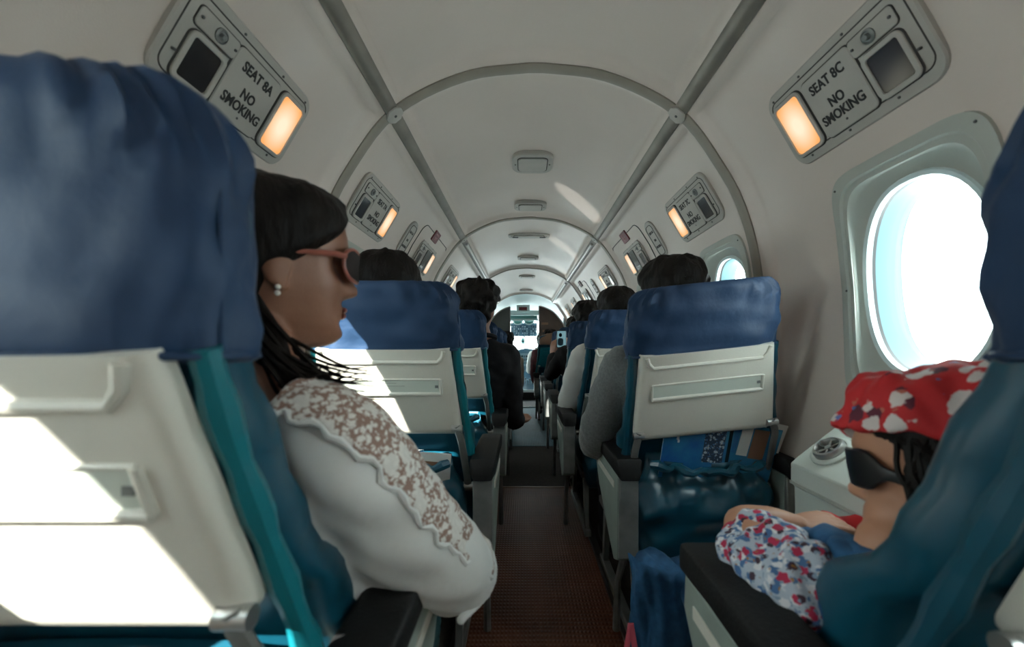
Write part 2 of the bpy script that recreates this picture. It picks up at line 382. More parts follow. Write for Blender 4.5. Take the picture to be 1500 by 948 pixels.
# windows: moulded surround, white ring, reveal, pane
def eloop(side, yc, sc, a, b, off, e=2.35, n=48):
    o = []; off -= .017
    for k in range(n):
        t = 2 * PI * k / n; c_, s_ = math.cos(t), math.sin(t)
        o.append(W(side, yc + a * math.copysign(abs(c_) ** (2 / e), c_), sc + b * math.copysign(abs(s_) ** (2 / e), s_), off))
    return o
def window(side, yc, idx):
    sc = (WS0 + WS1) / 2; hs = (WS1 - WS0) / 2
    lab = 'oval cabin window in a grey moulded surround'
    mb = MB()
    mb.loft([eloop(side, yc, sc, PWY, hs, -.012, 7), eloop(side, yc, sc, PWY, hs, .004, 7), eloop(side, yc, sc, PWY - .006, hs - .006, .006, 7),
             eloop(side, yc, sc, PWY - .018, hs - .02, .006, 6), eloop(side, yc, sc, PWY - .022, hs - .024, .001, 6), eloop(side, yc, sc, PWY - .03, hs - .034, .001, 5.5),
             eloop(side, yc, (sc + HS) / 2, (PWY + HWY) / 2 - .004, (hs + HWS) / 2, -.012, 3.4), eloop(side, yc, HS, HWY + .012, HWS + .012, -.022)], caps=False)
    w = obj('window_%d' % idx, mb, M['surround']); tag(w, lab, None, None, 'structure')
    mb = MB(); mb.loft([eloop(side, yc, HS, HWY + .013, HWS + .013, -.024), eloop(side, yc, HS, HWY + .010, HWS + .010, -.017), eloop(side, yc, HS, HWY + .002, HWS + .002, -.019), eloop(side, yc, HS, HWY, HWS, -.03)], caps=False)
    obj('window_rim', mb, M['cockpit_pale'], w)
    mb = MB(); mb.loft([eloop(side, yc, HS, HWY, HWS, -.03), eloop(side, yc, HS, HWY - .002, HWS - .002, -.036)], caps=False); obj('seal', mb, M['steel_dark'], w)
    mb = MB(); mb.loft([eloop(side, yc, HS, HWY - .002, HWS - .002, -.036), eloop(side, yc, HS, HWY - .012, HWS - .012, -.085)], caps=False)
    obj('window_reveal', mb, M['reveal'], w)
    mb = MB(); mb.loft([eloop(side, yc, HS, HWY - .006, HWS - .006, -.056), eloop(side, yc, HS, HWY - .006, HWS - .006, -.058)]); obj('pane', mb, M['glass'], w)
    # outer fuselage skin around the opening so that light only comes through the pane
    mb = MB(); mb.loft([eloop(side, yc, sc, PWY + .02, hs + .02, -TH, 7), eloop(side, yc, sc, PWY - .02, hs - .02, -.075, 6), eloop(side, yc, HS, HWY - .010, HWS - .010, -.085)], caps=False); obj('window_casing', mb, M['surround'], w)
    for a, b in ((-.9, -.93), (.9, -.93), (-.9, .93), (.9, .93), (-.95, 0), (.95, 0)):
        p = W(side, yc + a * (PWY - .008), sc + b * (hs - .012), -.011); q = W(side, yc + a * (PWY - .008), sc + b * (hs - .012), -.0095)
        mb = MB(); mb.tube([p, q], [.0028, .0022], 8); obj('screw', mb, M['steel_dark'], w)
    return w
M['reveal'] = mat('window_reveal', (.085, .19, .22), .35)
k = 1
for side in (-1, 1):
    for yc, hatch in WIN: window(side, yc, k); k += 1

# ribs and rails
def strip_s(Y, hw, s0, s1, h, n=60):                      # arch strip following the profile, both sides
    S = np.linspace(s0, s1, n); rows = []
    for s in S:
        sd = 1 if s >= 0 else -1
        rows.append([W(sd, Y - hw, s, -.003), W(sd, Y - hw, s, h * .6), W(sd, Y - hw + .005, s, h), W(sd, Y + hw - .005, s, h), W(sd, Y + hw, s, h * .6), W(sd, Y + hw, s, -.003)])
    mb = MB(); mb.loft(rows); return mb
for i, Y in enumerate(RIBS):
    t = obj('trim_%d' % (i + 1), strip_s(Y, .021, -SMAX, SMAX, .007, 90), M['rib']); tag(t, 'grey arched rib strip across ceiling and walls', None, None, 'structure')
for i, side in enumerate((-1, 1)):
    mb = MB(); rows = []
    for y in np.linspace(Y0, Y1, 60):
        a = .021
        rows.append([W(side, y, S_RAIL - a, -.003), W(side, y, S_RAIL - a, .005), W(side, y, S_RAIL - a + .005, .009), W(side, y, S_RAIL + a - .005, .009), W(side, y, S_RAIL + a, .005), W(side, y, S_RAIL + a, -.003)])
    mb.loft(rows); t = obj('trim_%d' % (6 + i), mb, M['strip']); tag(t, 'long grey metal ceiling rail on the %s' % ('left' if side < 0 else 'right'), None, None, 'structure')
    for Y in RIBS[1:]:
        c = W(side, Y, S_RAIL, .006); n = prof(S_RAIL)[2]; n = Vector((side * n.x, 0, n.z)); u = Vector((0, 1, 0)); v = n.cross(u)
        Mx = Matrix((( *[u.x, v.x, n.x], c.x), (*[u.y, v.y, n.y], c.y), (*[u.z, v.z, n.z], c.z), (0, 0, 0, 1)))
        mb = MB(); o8 = [(.030 * math.cos(a), .030 * math.sin(a)) for a in [PI / 8 + k_ * PI / 4 for k_ in range(8)]]
        mb.loft([[(x, y, 0) for x, y in o8], [(x, y, .008) for x, y in o8], [(x * .9, y * .9, .0095) for x, y in o8]]).xf(Mx)
        cp = obj('corner_plate', mb, M['plate'], t)
        mb = MB(); mb.lathe([(.0045, .009), (.0045, .011), (.002, .0112)], 10).xf(Mx); obj('screw', mb, M['steel_dark'], cp)
    # bright tubular light cover along the forward rail
    for a, b in ((2.80, 4.32), (4.52, 6.40)):
        mb = MB(); mb.tube([W(side, y, S_RAIL, .014) for y in np.linspace(a, b, 14)], .011, 10); obj('rail_cover', mb, M['chrome' if 'chrome' in M else 'metal'], t)

# floor, rear bulkhead
def slab(name, x0, x1, y0, y1, z0, z1, m, lab):
    mb = MB(); mb.box(((x0 + x1) / 2, (y0 + y1) / 2, (z0 + z1) / 2), (x1 - x0, y1 - y0, z1 - z0)); o = obj(name, mb, m, sm=False); tag(o, lab, None, None, 'structure'); return o
slab('floor', -.60, .60, Y0, Y1, -.05, 0, M['carpet'], 'dark cabin floor')
fl = bpy.data.objects['floor']
for nm, y0, y1, m in (('rubber_matting', Y0, 2.55, 'rubber'), ('carpet_strip', 2.57, 3.62, 'carpet'), ('rubber_matting', 3.63, 5.92, 'rubber_far_lit')):
    mb = MB(); mb.box((.03, (y0 + y1) / 2, .0035), (.50, y1 - y0, .005)); obj(nm, mb, M[m], fl, bevel=.002)
mb = MB(); mb.box((.03, 2.56, .005), (.50, .022, .008)); obj('joint_strip', mb, M['brown_leather'], fl, bevel=.002)
mb = MB(); mb.box((.03, 5.95, .012), (.50, .03, .024)); obj('threshold_strip', mb, M['metal'], fl, bevel=.004)
L_ = [W(1 if s >= 0 else -1, Y0, s) for s in np.linspace(-SMAX, SMAX, 60)]
mb = MB(); mb.loft([[(p.x, Y0 - .04, p.z) for p in L_], [(p.x, Y0, p.z) for p in L_]]); tag(obj('wall_back', mb, M['lining'], sm=False), 'off-white rear cabin bulkhead', None, None, 'structure')
# seat tracks along the floor
for x in (-.235, .275):
    mb = MB(); mb.box((x, 2.6, .011), (.03, 6.6, .022)); obj('seat_track', mb, M['steel_dark'], fl, bevel=.003)

# ------------------------------------------------------------------ side ledges with air vents
def ledge(side, y0, y1, label, vents):
    t = thing('side_ledge', label, 'ledge', (0, 0, 0))
    def sec(y):
        x0 = .585
        P = [(.690, .705), (.642, .705), (.622, .690), (.558, .640), (.545, .628), (.545, .585), (.553, .578), (.565, .10), (.57, .03), (.60, .03), (.672, .42), (.689, .64)]
        return [Vector((side * x, y, z)) for x, z in P]
    mb = MB(); mb.loft([sec(y) for y in (y0, y1)]); obj('ledge_body', mb, M['ledge'], t, ang=20, bevel=.003)
    mb = MB(); mb.box((side * .5455, (y0 + y1) / 2, .588), (.006, y1 - y0 - .004, .006)); obj('ledge_groove', mb, M['surround'], t)
    for yv in vents:
        c = Vector((side * .590, yv, .667)); n = Vector((-side * .615, 0, .788)).normalized(); u = Vector((0, 1, 0)); v = n.cross(u)
        Mx = Matrix(((u.x, v.x, n.x, c.x), (u.y, v.y, n.y, c.y), (u.z, v.z, n.z, c.z), (0, 0, 0, 1)))
        g = thing('air_vent', 'round silver air vent with six spokes on the %s side ledge' % ('pale right' if side > 0 else 'left'), 'vent', M=Mx)
        mb = MB(); mb.lathe([(.040, -.003), (.040, .003), (.036, .006), (.032, .006), (.031, .002), (.029, .002), (.029, -.003)], 32); obj('flange', mb, M['ledge'], g)
        mb = MB(); mb.lathe([(.030, 0), (.031, .010), (.028, .016), (.024, .017), (.022, .012), (.022, .003), (.001, .003)], 32); obj('ring', mb, M['metal'], g)
        mb = MB(); mb.lathe([(.0215, .0035), (.0215, .0042), (.001, .0042)], 24); obj('dark_opening', mb, M['plate_dark'], g)
        mb = MB(); mb.lathe([(.006, .004), (.006, .013), (.003, .014)], 16); obj('hub', mb, M['metal'], g)
        for k_ in range(6):
            a = k_ * PI / 3; mb = MB(); mb.tube([(.005 * math.cos(a), .005 * math.sin(a), .010), (.023 * math.cos(a), .023 * math.sin(a), .011)], .0018, 6); obj('spoke', mb, M['metal'], g)
    return t
ledge(1, -.10, .895, 'pale green side ledge below the large round window beside the child', [.835])
mb = MB(); mb.box((0, 0, 0), (.1, .1, .1))

# ------------------------------------------------------------------ passenger service plates
def letters(txt, size, m, parent, x, y, z, name='lettering', bold=.0035, lab=None):
    c = bpy.data.curves.new('t', 'FONT'); c.body = txt; c.size = size; c.align_x = 'CENTER'; c.align_y = 'CENTER'; c.extrude = .0006; c.offset = size * bold * 8; c.resolution_u = 3
    o = bpy.data.objects.new('t', c); C.objects.link(o); dg = bpy.context.evaluated_depsgraph_get(); dg.update()
    me = bpy.data.meshes.new_from_object(o.evaluated_get(dg)); bpy.data.objects.remove(o); bpy.data.curves.remove(c)
    me.transform(Matrix.Translation((x, y, z)) @ Matrix.Diagonal((.86, 1, 1, 1))); p = bpy.data.objects.new(name, me); C.objects.link(p); return finish(p, name, m, parent)
def wallframe(side, Y, s, off):                           # local x along reading direction, y up the wall, z into the cabin
    c = W(side, Y, s, off); n = prof(s)[2]; n = Vector((side * n.x, 0, n.z)); x = Vector((0, -side, 0)); y = n.cross(x)
    return Matrix(((x.x, y.x, n.x, c.x), (x.y, y.y, n.y, c.y), (x.z, y.z, n.z, c.z), (0, 0, 0, 1)))
S_PSU = s_of_z(.512)
def service_unit(side, Y, seat, label, lampm='lamp', detail=True, L=.36, Hh=.185, hatch=False, sofs=0):
    t = thing('service_panel', label, 'panel', M=wallframe(side, Y, S_PSU + sofs, -.015), group='passenger service panels along both walls')
    f = -side                                             # sign of local x that points forward... light end
    fx = -1 if side > 0 else 1
    mb = MB(); mb.plate(L, Hh, .035, -.016, .007, bev=.003, n=6); obj('base_plate', mb, M['plate'], t)
    mb = MB(); mb.frame(L - .022, Hh - .040, .022, .0025, .0068, .0082, (0, .003)); obj('groove', mb, M['plate_dark'], t)
    x = lambda a: fx * (L / 2 - a)                        # distance from the forward end
    mb = MB(); mb.plate(.092, .138, .018, .006, .0105, (x(.060), -.004)); lb = obj('lamp_bed', mb, M['plate_dark'], t)
    mb = MB(); mb.frame(.088, .134, .017, .008, .008, .0145, (x(.060), -.004)); obj('lamp_frame', mb, M['plate'], t)
    mb = MB(); mb.plate(.073, .119, .011, .009, .0122, (0, 0)).xf(Matrix.Translation((0, 0, 0)))
    lm = obj('reading_lamp', mb, M[lampm], t); lm.location = (x(.060), -.004, 0)
    if hatch:
        mb = MB(); mb.plate(.090, .118, .012, .006, .0108, (x(.155), -.002)); obj('dark_window', mb, M['mirror_dark'], t)
        mb = MB(); mb.plate(.05, .012, .004, .010, .0125, (x(.165), -.045)); obj('lever', mb, M['paper'], t)
    else:
        mb = MB(); mb.plate(.133, .136, .014, .006, .0098, (x(.176), -.005)); obj('card_bed', mb, M['plate_dark'], t)
        mb = MB(); mb.plate(.128, .131, .012, .008, .0122, (x(.176), -.005)); pl = obj('text_plate', mb, M['plate'], t)
        letters('SEAT ' + seat, .0275, M['text'], t, x(.174), .034, .0124)
        letters('NO', .0275, M['text'], t, x(.174), -.009, .0124)
        letters('SMOKING', .0275, M['text'], t, x(.174), -.036, .0124)
    mb = MB(); mb.plate(.092, .034, .008, .006, .0105, (x(.284), .043)); obj('knob_strip', mb, M['plate'], t)
    mb = MB(); mb.frame(.095, .037, .009, .0022, .0072, .0095, (x(.284), .043)); obj('groove', mb, M['plate_dark'], t)
    mb = MB(); mb.lathe([(.013, .010), (.013, .013), (.010, .015), (.009, .013), (.006, .013), (.005, .019), (.002, .020)], 20, (x(.280), .043, 0)); obj('call_knob', mb, M['alu_grey'], t)
    mb = MB(); mb.plate(.085, .094, .016, .006, .0098, (x(.286), -.024)); obj('screen_bed', mb, M['plate_dark'], t)
    mb = MB(); mb.frame(.081, .090, .015, .0095, .008, .0138, (x(.286), -.024)); obj('screen_frame', mb, M['plate'], t)
    mb = MB(); mb.plate(.064, .073, .010, .008, .011, (x(.286), -.024)); obj('dark_screen', mb, M['mirror_dark'], t)
    if detail:
        for a, b in ((.03, .078), (.12, .080), (.24, .080), (.33, .078), (.05, -.078), (.16, -.078), (.27, -.078), (.335, -.03), (.245, .043), (.322, .043), (.172, -.055)):
            mb = MB(); mb.lathe([(.0026, .006), (.0026, .0085 if abs(b) > .06 else .0128), (.001, .009 if abs(b) > .06 else .0131)], 8, (x(a), b, 0)); obj('screw', mb, M['steel_dark'], t)
    return t
def pill(side, Y, seat, label):
    t = thing('placard', label, 'placard', M=wallframe(side, Y, S_PSU, -.015), group='seat placards without lamps')
    mb = MB(); mb.plate(.105, .195, .045, -.010, .006, bev=.003, n=6); obj('base_plate', mb, M['plate'], t)
    mb = MB(); mb.frame(.078, .155, .022, .0025, .0055, .0078); obj('groove', mb, M['plate_dark'], t)
    letters('SEAT ' + seat, .0165, M['text'], t, 0, .040, .0062); letters('NO', .0165, M['text'], t, 0, 0, .0062); letters('SMOKING', .0155, M['text'], t, 0, -.034, .0062)
    return t
def hatch(side, Ya, Yb, label):
    s0, s1 = s_of_z(.625), s_of_z(.06)
    pts = []
    for y, s in ([(Ya, v) for v in np.linspace(s1, s0 + .05, 8)] + [(Ya + .05 - .05 * math.cos(a), s0 + .05 - .05 * math.sin(a)) for a in np.linspace(.3, PI / 2, 5)] +
                 [(Yb - .05 + .05 * math.sin(a), s0 + .05 - .05 * math.cos(a)) for a in np.linspace(0, PI / 2 - .2, 5)] + [(Yb, v) for v in np.linspace(s0 + .06, s1, 8)]):
        pts.append(W(side, y, s, -.0185))
    mb = MB(); mb.tube(pts, .0022, 6); o = obj('hatch_joint', mb, M['plate_dark'], WALLS[side]); o['label'] = label
def exit_sign(side, Y, zrel, label, col='exit_red'):
    t = thing('exit_sign', label, 'sign', M=wallframe(side, Y, s_of_z(zrel), -.024), group='exit signs over the hatches')
    mb = MB(); mb.plate(.105, .062, .006, -.010, .012); obj('sign_box', mb, M[col], t)
    letters('EMERGENCY', .0125, M['text_red'], t, 0, .014, .0122); letters('EXIT', .023, M['text_red'], t, 0, -.010, .0122)
    return t
for side, lt, wn in ((-1, 'A', 'left'), (1, 'C', 'right')):
    service_unit(side, .825, '8' + lt, 'large grey panel reading SEAT 8%s NO SMOKING with lit amber lamp' % lt)
    service_unit(side, 1.555, '7' + lt, 'grey panel reading SEAT 7%s NO SMOKING with lit amber lamp' % lt)
    pill(side, 1.975, '6' + lt, 'rounded grey placard reading SEAT 6%s NO SMOKING, without a lamp' % lt)
    service_unit(side, 2.345, '', 'lamp panel with dark centre, under the red exit sign on the %s wall' % wn, 'lamp_pale', True, .33, .165, True, .015)
    hatch(side, 2.09, 2.66, 'outline of the near emergency hatch around the red exit sign, %s wall' % wn)
    exit_sign(side, 2.33, .618, 'small dark red exit sign high on the near hatch, %s wall' % wn)
    for i, (Y, st) in enumerate(((3.12, '5'), (5.05, '3'), (5.78, '2'))):
        service_unit(side, Y, st + lt, ('small lit panel reading SEAT %s%s NO SMOKING, beyond the hatch' % (st, lt)), 'lamp', False)
    pill(side, 3.62, '4' + lt, 'small distant placard reading SEAT 4%s NO SMOKING, without a lamp' % lt)
    service_unit(side, 4.16, '', 'small lamp panel with dark centre below the far dark exit sign, %s wall' % wn, 'lamp_pale', False, .33, .165, True, .015)
    hatch(side, 3.86, 4.34, 'outline of the far small hatch, %s wall' % wn)
    exit_sign(side, 4.10, .625, 'far dark exit sign above a lamp panel, %s wall' % wn, 'bulk_brown')
t = thing('data_plate', 'small brown data plate under the right lamp panel of the hatch', 'plate', M=wallframe(1, 2.36, s_of_z(.352), -.018))
mb = MB(); mb.plate(.11, .045, .003, -.006, .004); obj('plate_face', mb, M['brown_leather'], t)
for k in range(3):
    mb = MB(); mb.box((0, .011 - k * .011, .0045), (.085 - .012 * k, .003, .001)); obj('lettering_line', mb, M['paper'], t)

# ceiling fixtures
def ceil_fix(Y, w, d, label, name='ceiling_outlet'):
    Mx = Matrix(((1, 0, 0, .004), (0, -1, 0, Y), (0, 0, -1, H + .858 + .008), (0, 0, 0, 1)))
    t = thing(name, label, 'outlet', M=Mx, group='ceiling outlets along the middle')
    mb = MB(); mb.plate(w, d, min(w, d) * .28, -.008, .012, bev=.004, n=6); obj('bezel', mb, M['plate'], t)
    mb = MB(); mb.frame(w * .74, d * .72, min(w, d) * .13, .004, .0115, .0145); obj('groove', mb, M['plate_dark'], t)
    mb = MB(); mb.plate(w * .69, d * .66, min(w, d) * .11, .010, .017); obj('cover_plate', mb, M['plate'], t)
    for sx in (-1, 1):
        mb = MB(); mb.lathe([(.004, .011), (.004, .0135), (.002, .014)], 8, (sx * w * .42, 0, 0)); obj('screw', mb, M['steel_dark'], t)
    return t
ceil_fix(1.915, .19, .20, 'nearest rounded grey ceiling outlet beyond the first rib')
ceil_fix(2.50, .195, .15, 'second rounded grey ceiling outlet just before the second rib')
t = ceil_fix(3.16, .32, .10, 'wide grey ceiling bar with two dark marks after the second rib', 'ceiling_bar')
for sx in (-1, 1):
    mb = MB(); mb.box((sx * .105, 0, .0175), (.045, .03, .002)); obj('dark_mark', mb, M['plate_dark'], t)
ceil_fix(3.95, .20, .15, 'rounded grey ceiling outlet midway between second and third rib')
ceil_fix(5.0, .20, .15, 'small far ceiling outlet just after the third rib')
ceil_fix(6.2, .20, .15, 'farthest tiny ceiling outlet before the cockpit')
# ------------------------------------------------------------------ seats
def yr(zr): return -.35 * zr                              # rear face of a backrest, zr measured from the camera's height
def hw(zr): return float(np.interp(zr, [-.32, -.06, .2], [.212, .187, .187]))
def dp(zr): return float(np.interp(zr, [-.42, -.34, -.2, -.06, .0, .085, .14], [.158, .122, .10, .092, .078, .092, .075]))
def seat(a, label, roll=0, window_arm=True, arm_off=.245, cover=True, back='teal', pw=.187, pip='teal_lit'):
    """a: +1 when the aisle lies on the +x side. Origin on the floor below the backrest's rear face."""
    t = thing('passenger_seat', label, 'seat', (0, 0, 0), 'single passenger seats in two files')
    Rm = Matrix.Translation((0, 0, H - .35)) @ Matrix.Rotation(roll, 4, 'Y') @ Matrix.Translation((0, 0, -(H - .35)))
    bk = []
    # backrest body
    mb = MB(); Ls = []
    for zr in list(np.linspace(-.42, .06, 17)) + [.09, .115, .13, .138]:
        k = max(0, (zr - .075) / .065); sh = 1 - .35 * (1 - math.sqrt(max(0, 1 - k * k))) if k > 0 else 1
        d = dp(zr) * (1 - .45 * k * k); y0 = yr(zr) + .010 + .045 * smooth(-zr, .19, .25)
        w = hw(zr) * sh + .004 * math.sin(zr * 70)
        Ls.append([Vector((x, y, H + zr)) for x, y in superell(w, d / 2, 32, 4.2, 0, y0 + d / 2)])
    mb.loft(Ls); b = obj('backrest', mb, M[back], t, ang=60); bk.append(b)
    mb = MB()                                              # raised leather roll down each rear edge
    for sx in (-1, 1):
        mb = MB(); pts = [Vector((sx * (hw(z) - .004), yr(z) + .022, H + z)) for z in np.linspace(-.30, .0, 14)]
        mb.tube(pts, [.012 + .002 * math.sin(i * 1.9) for i in range(14)], 8); q = obj('side_piping', mb, M[pip], t); bk.append(q)
    if cover:
        rnd = random.Random(5); mb = MB(); Ls = []
        zs = [-.012, -.008] + list(np.linspace(0, .085, 8)) + list(.085 + .075 * np.sin(np.linspace(.12, PI / 2, 11)))
        for i, zr in enumerate(zs):
            q = max(0, (zr - .085) / .0755); c_ = math.sqrt(max(0, 1 - q ** 2.4))
            w = .191 - .046 * (1 - c_); d = (dp(zr) + .022) * (1 - .50 * (1 - c_)); y0 = yr(zr) - .006 + (dp(zr) * .20) * (1 - c_)
            if i == 0: w -= .006; d -= .012; y0 += .006
            L = []
            for j, (x, y) in enumerate(superell(w, d / 2, 72, 3.6, 0, y0 + d / 2)):
                g = .0050 * math.sin(j * 2.1 + i * .25) * smooth(q, .1, .5) + .0024 * math.sin(j * .55 + zr * 45) + .0016 * math.sin(j * 1.3 - zr * 70) + .0022 * math.sin(j * .31 + zr * 110) + .0030 * math.sin(j * .23 - zr * 38 + 1)
                n = Vector((x, (y - y0 - d / 2) * 2.2, 0)); n = n.normalized() if n.length > 1e-4 else n
                L.append(Vector((x, y, H + zr)) + n * g)
            Ls.append(L)
        mb.loft(Ls); cv = obj('headrest_cover', mb, M['cover'], t, ang=80); bk.append(cv)
        mb = MB(); sm_ = []
        for sx in (-1, 1): sm_.append([Vector((sx * (.191 - .046 * (1 - math.sqrt(max(0, 1 - max(0, (z - .085) / .0755) ** 2.4)))) * .994, yr(z) + .030 + .010 * max(0, (z - .1) / .06) ** 2, H + z)) for z in np.linspace(-.008, .150, 16)])
        mb.tube(sm_[0] + [Vector((sm_[0][-1].x * (1 - k / 5), sm_[0][-1].y, H + .1605)) for k in range(1, 10)] + sm_[1][::-1], .0022, 6); obj('seam', mb, M['cover'], cv)
        mb = MB(); L = [Vector((x, y, H - .006)) for x, y in superell(.192, (dp(0) + .024) / 2, 48, 3.6, 0, yr(0) - .006 + (dp(0) + .022) / 2)]; mb.tube(L + L[:1], .0032, 6, caps=False); obj('hem', mb, M['cover'], cv)
    # shell panel on the back, in its own reclined plane (u across, v up along the recline, n to the rear)
    sl = math.sqrt(1 + .35 ** 2); V = Vector((0, -.35, 1)) / sl; Nn = Vector((0, -1, -.35)) / sl
    P = lambda u, zr, n: Vector((u, 0, H)) + V * (zr * sl) + Nn * n
    mb = MB(); rows = []
    outline = []
    zb, zt, wb, wt, rr = -.232, -.002, pw, pw - .019, .022
    for k in range(9): an = PI + k * PI / 16; outline.append((-(wb - rr) + rr * math.cos(an), zb + rr + rr * math.sin(an)))
    for k in range(9): an = 1.5 * PI + k * PI / 16; outline.append(((wb - rr) + rr * math.cos(an), zb + rr + rr * math.sin(an)))
    outline += [(wt, zt), (-wt, zt)]
    ins = lambda o, s: [(x - math.copysign(min(s, abs(x)), x), min(max(z, zb + s) if z < zb + s else z, zt)) for x, z in o]
    mb.loft([[P(x, z, -.012) for x, z in outline], [P(x, z, .004) for x, z in outline], [P(x, z, .010) for x, z in ins(outline, .006)], [P(x, z, .0125) for x, z in ins(outline, .016)]])
    pn = obj('back_panel', mb, M['shell'], t, ang=50); bk.append(pn)
    mb = MB(); mb.tube([P(-.155, -.006, .012), P(-.150, -.022, .012), P(-.138, -.034, .012), P(.138, -.034, .012), P(.150, -.022, .012), P(.155, -.006, .012)], .0055, 8); obj('panel_ridge', mb, M['shell'], pn)
    su0, su1, z0, z1 = -.142, .142, -.116, -.078
    mb = MB(); mb.loft([[P(u, z, .011) for u, z in ((su0, z0), (su1, z0), (su1, z1), (su0, z1))], [P(u, z, .0138) for u, z in ((su0, z0), (su1, z0), (su1, z1), (su0, z1))]]); sp = obj('slot', mb, M['shell_slot'], pn, sm=False)
    mb = MB()
    for (u0, v0, u1, v1, r) in ((su0, z0, su1, z0, .0055), (su0, z1, su1, z1, .0025), (su0, z0, su0, z1, .0028), (su1, z0, su1, z1, .0045)):
        mb.tube([P(u0, v0, .0135), P(u1, v1, .0135)], r, 8)
    obj('slot_rim', mb, M['shell'], pn)
    if pip == 'teal_lit':
        for k, (ua, ub) in enumerate(((-.10, .03), (-.10, .05), (-.10, .01))):
            mb = MB(); mb.loft([[P(u, -.088 - .0075 * k + dz, .0137) for u, dz in ((ua, 0), (ub, 0), (ub, .002), (ua, .002))], [P(u, -.088 - .0075 * k + dz, .0141) for u, dz in ((ua, 0), (ub, 0), (ub, .002), (ua, .002))]]); obj('print_line', mb, M['surround'], pn, sm=False)
    mb = MB(); mb.box(P(.132, -.096, .0145), (.008, .003, .007)); obj('latch', mb, M['alu_grey'], pn)
    # hinge arms below the panel
    for sx in (-1, 1):
        mb = MB(); pts = crom([P(sx * .176, -.205, .016), P(sx * .186, -.235, .020), Vector((sx * .190, .085, H - .28)), Vector((sx * .196, .15, H - .40))], 5)
        mb.tube(pts, .010, 8, flat=.6); h_ = obj('hinge_arm', mb, M['alu_grey'], t); bk.append(h_)
        mb = MB(); c = P(sx * .178, -.212, .014); mb.tube([c - Vector((.014, 0, 0)), c + Vector((.014, 0, 0))], .010, 12); obj('hinge_barrel', mb, M['metal'], h_)
        mb = MB(); c = Vector((sx * .196, .15, H - .40)); mb.tube([c - Vector((.026, 0, 0)), c + Vector((.026, 0, 0))], .013, 12); obj('pivot', mb, M['metal'], t)
    # pocket
    mb = MB(); Ls = []
    for i in range(30):
        q = i / 29; zr = -.66 + .36 * q
        bul = .050 + .050 * math.sin(PI * min(1, q * 1.05)) ** .7 - .018 * smooth(q, .80, .88) + .010 * smooth(q, .9, 1)
        yb = .155 + .02 * (1 - q); w = .174 + .020 * math.sin(q * PI) - .028 * smooth(q, .75, .9)
        L = []
        for j, (x, y) in enumerate(superell(w, bul / 2, 84, 2.6, 0, yb - bul / 2)):
            back = smooth(yb - bul * .35 - y, 0, bul * .5)
            top = smooth(q, .55, .95); rad = x * (1.2 - .5 * q)
            wr = (.013 * math.sin(rad * 62 + 2.0 * q) + .006 * math.sin(rad * 140 - q * 6)) * top + .008 * math.sin(q * 17 + (x * 7) ** 2 * 1.6 + x * 9) * (1 - top * .6) + .004 * math.sin(x * 40 - q * 24)
            sag = -.024 * (1 - (x / .19) ** 2) * q * back
            L.append(Vector((x + .004 * math.sin(q * 21 + j), y + wr * back, H + zr + sag)))
        Ls.append(L)
    mb.loft(Ls); pk = obj('seat_pocket', mb, M['teal'], t, ang=80)
    mb = MB(); pts = [Vector((-.150 + .3 * k / 20, .083 - .012 * math.sin(k * 1.1) - .012 * math.sin(PI * k / 20), H - .318 - .018 * math.sin(PI * k / 20) + .004 * math.sin(k * 1.7))) for k in range(21)]
    mb.tube(pts, [.011 + .003 * math.sin(k * 1.4) for k in range(21)], 8); obj('pocket_band', mb, M['teal'], pk)
    # cushion
    mb = MB(); Ls = []
    for y, k in ((.15, .8), (.17, .97), (.30, 1), (.50, 1), (.60, .97), (.635, .85)):
        Ls.append([Vector((x * k, y, .370 + z * k)) for x, z in superell(.205, .075, 28, 4)])
    mb.loft(Ls); obj('seat_cushion', mb, M['teal'], t, ang=60)
    # base
    mb = MB(); mb.box((0, .36, .285), (.40, .46, .03)); obj('seat_pan', mb, M['steel_dark'], t, bevel=.006)
    for sx in (-1, 1):
        for y, dy in ((.16, -.05), (.54, .05)):
            mb = MB(); x = sx * .175
            mb.loft([[Vector((x - .012, y - .022, .28)), Vector((x + .012, y - .022, .28)), Vector((x + .012, y + .022, .28)), Vector((x - .012, y + .022, .28))],
                     [Vector((x - .010, y + dy - .016, .022)), Vector((x + .010, y + dy - .016, .022)), Vector((x + .010, y + dy + .016, .022)), Vector((x - .010, y + dy + .016, .022))]])
            obj('leg', mb, M['alu_grey'], t, sm=False, bevel=.003)
        mb = MB(); mb.box((sx * .175, .35, .035), (.03, .56, .026)); obj('base_rail', mb, M['alu_grey'], t, bevel=.004)
    # armrests: black pad on a grey housing
    for sx in ((a, -a) if window_arm else (a,)):
        xo = arm_off if sx == a else .222
        x = sx * xo; w = .035 if sx == a else .018
        mb = MB(); Ls = []
        for y, dz, k in ((.055, -.016, .75), (.068, 0, 1), (.30, .004, 1), (.395, .0, 1), (.415, -.012, .8)):
            Ls.append([Vector((x + u * k, y, H - .322 + dz + v * k)) for u, v in superell(w, .022, 24, 8)])
        mb.loft(Ls); ar = obj('armrest', mb, M['black'], t, ang=50)
        mb = MB(); pr = [(.075, -.345), (.395, -.345), (.40, -.40), (.36, -.45), (.20, -.56), (.13, -.60), (.085, -.58)]
        mb.loft([[Vector((x + k, y, H + z)) for y, z in pr] for k in (-w * .8, w * .8)]); ho = obj('arm_housing', mb, M['arm_side'], t, sm=False, bevel=.004)
        mb = MB(); mb.box((x, .074, H - .46), (w * 1.5, .012, .22)); obj('end_cap', mb, M['alu_grey'], ho, bevel=.003)
        mb = MB(); mb.box((x + sx * w * .82, .24, H - .385), (.003, .24, .018)); obj('groove', mb, M['shell'], ho)
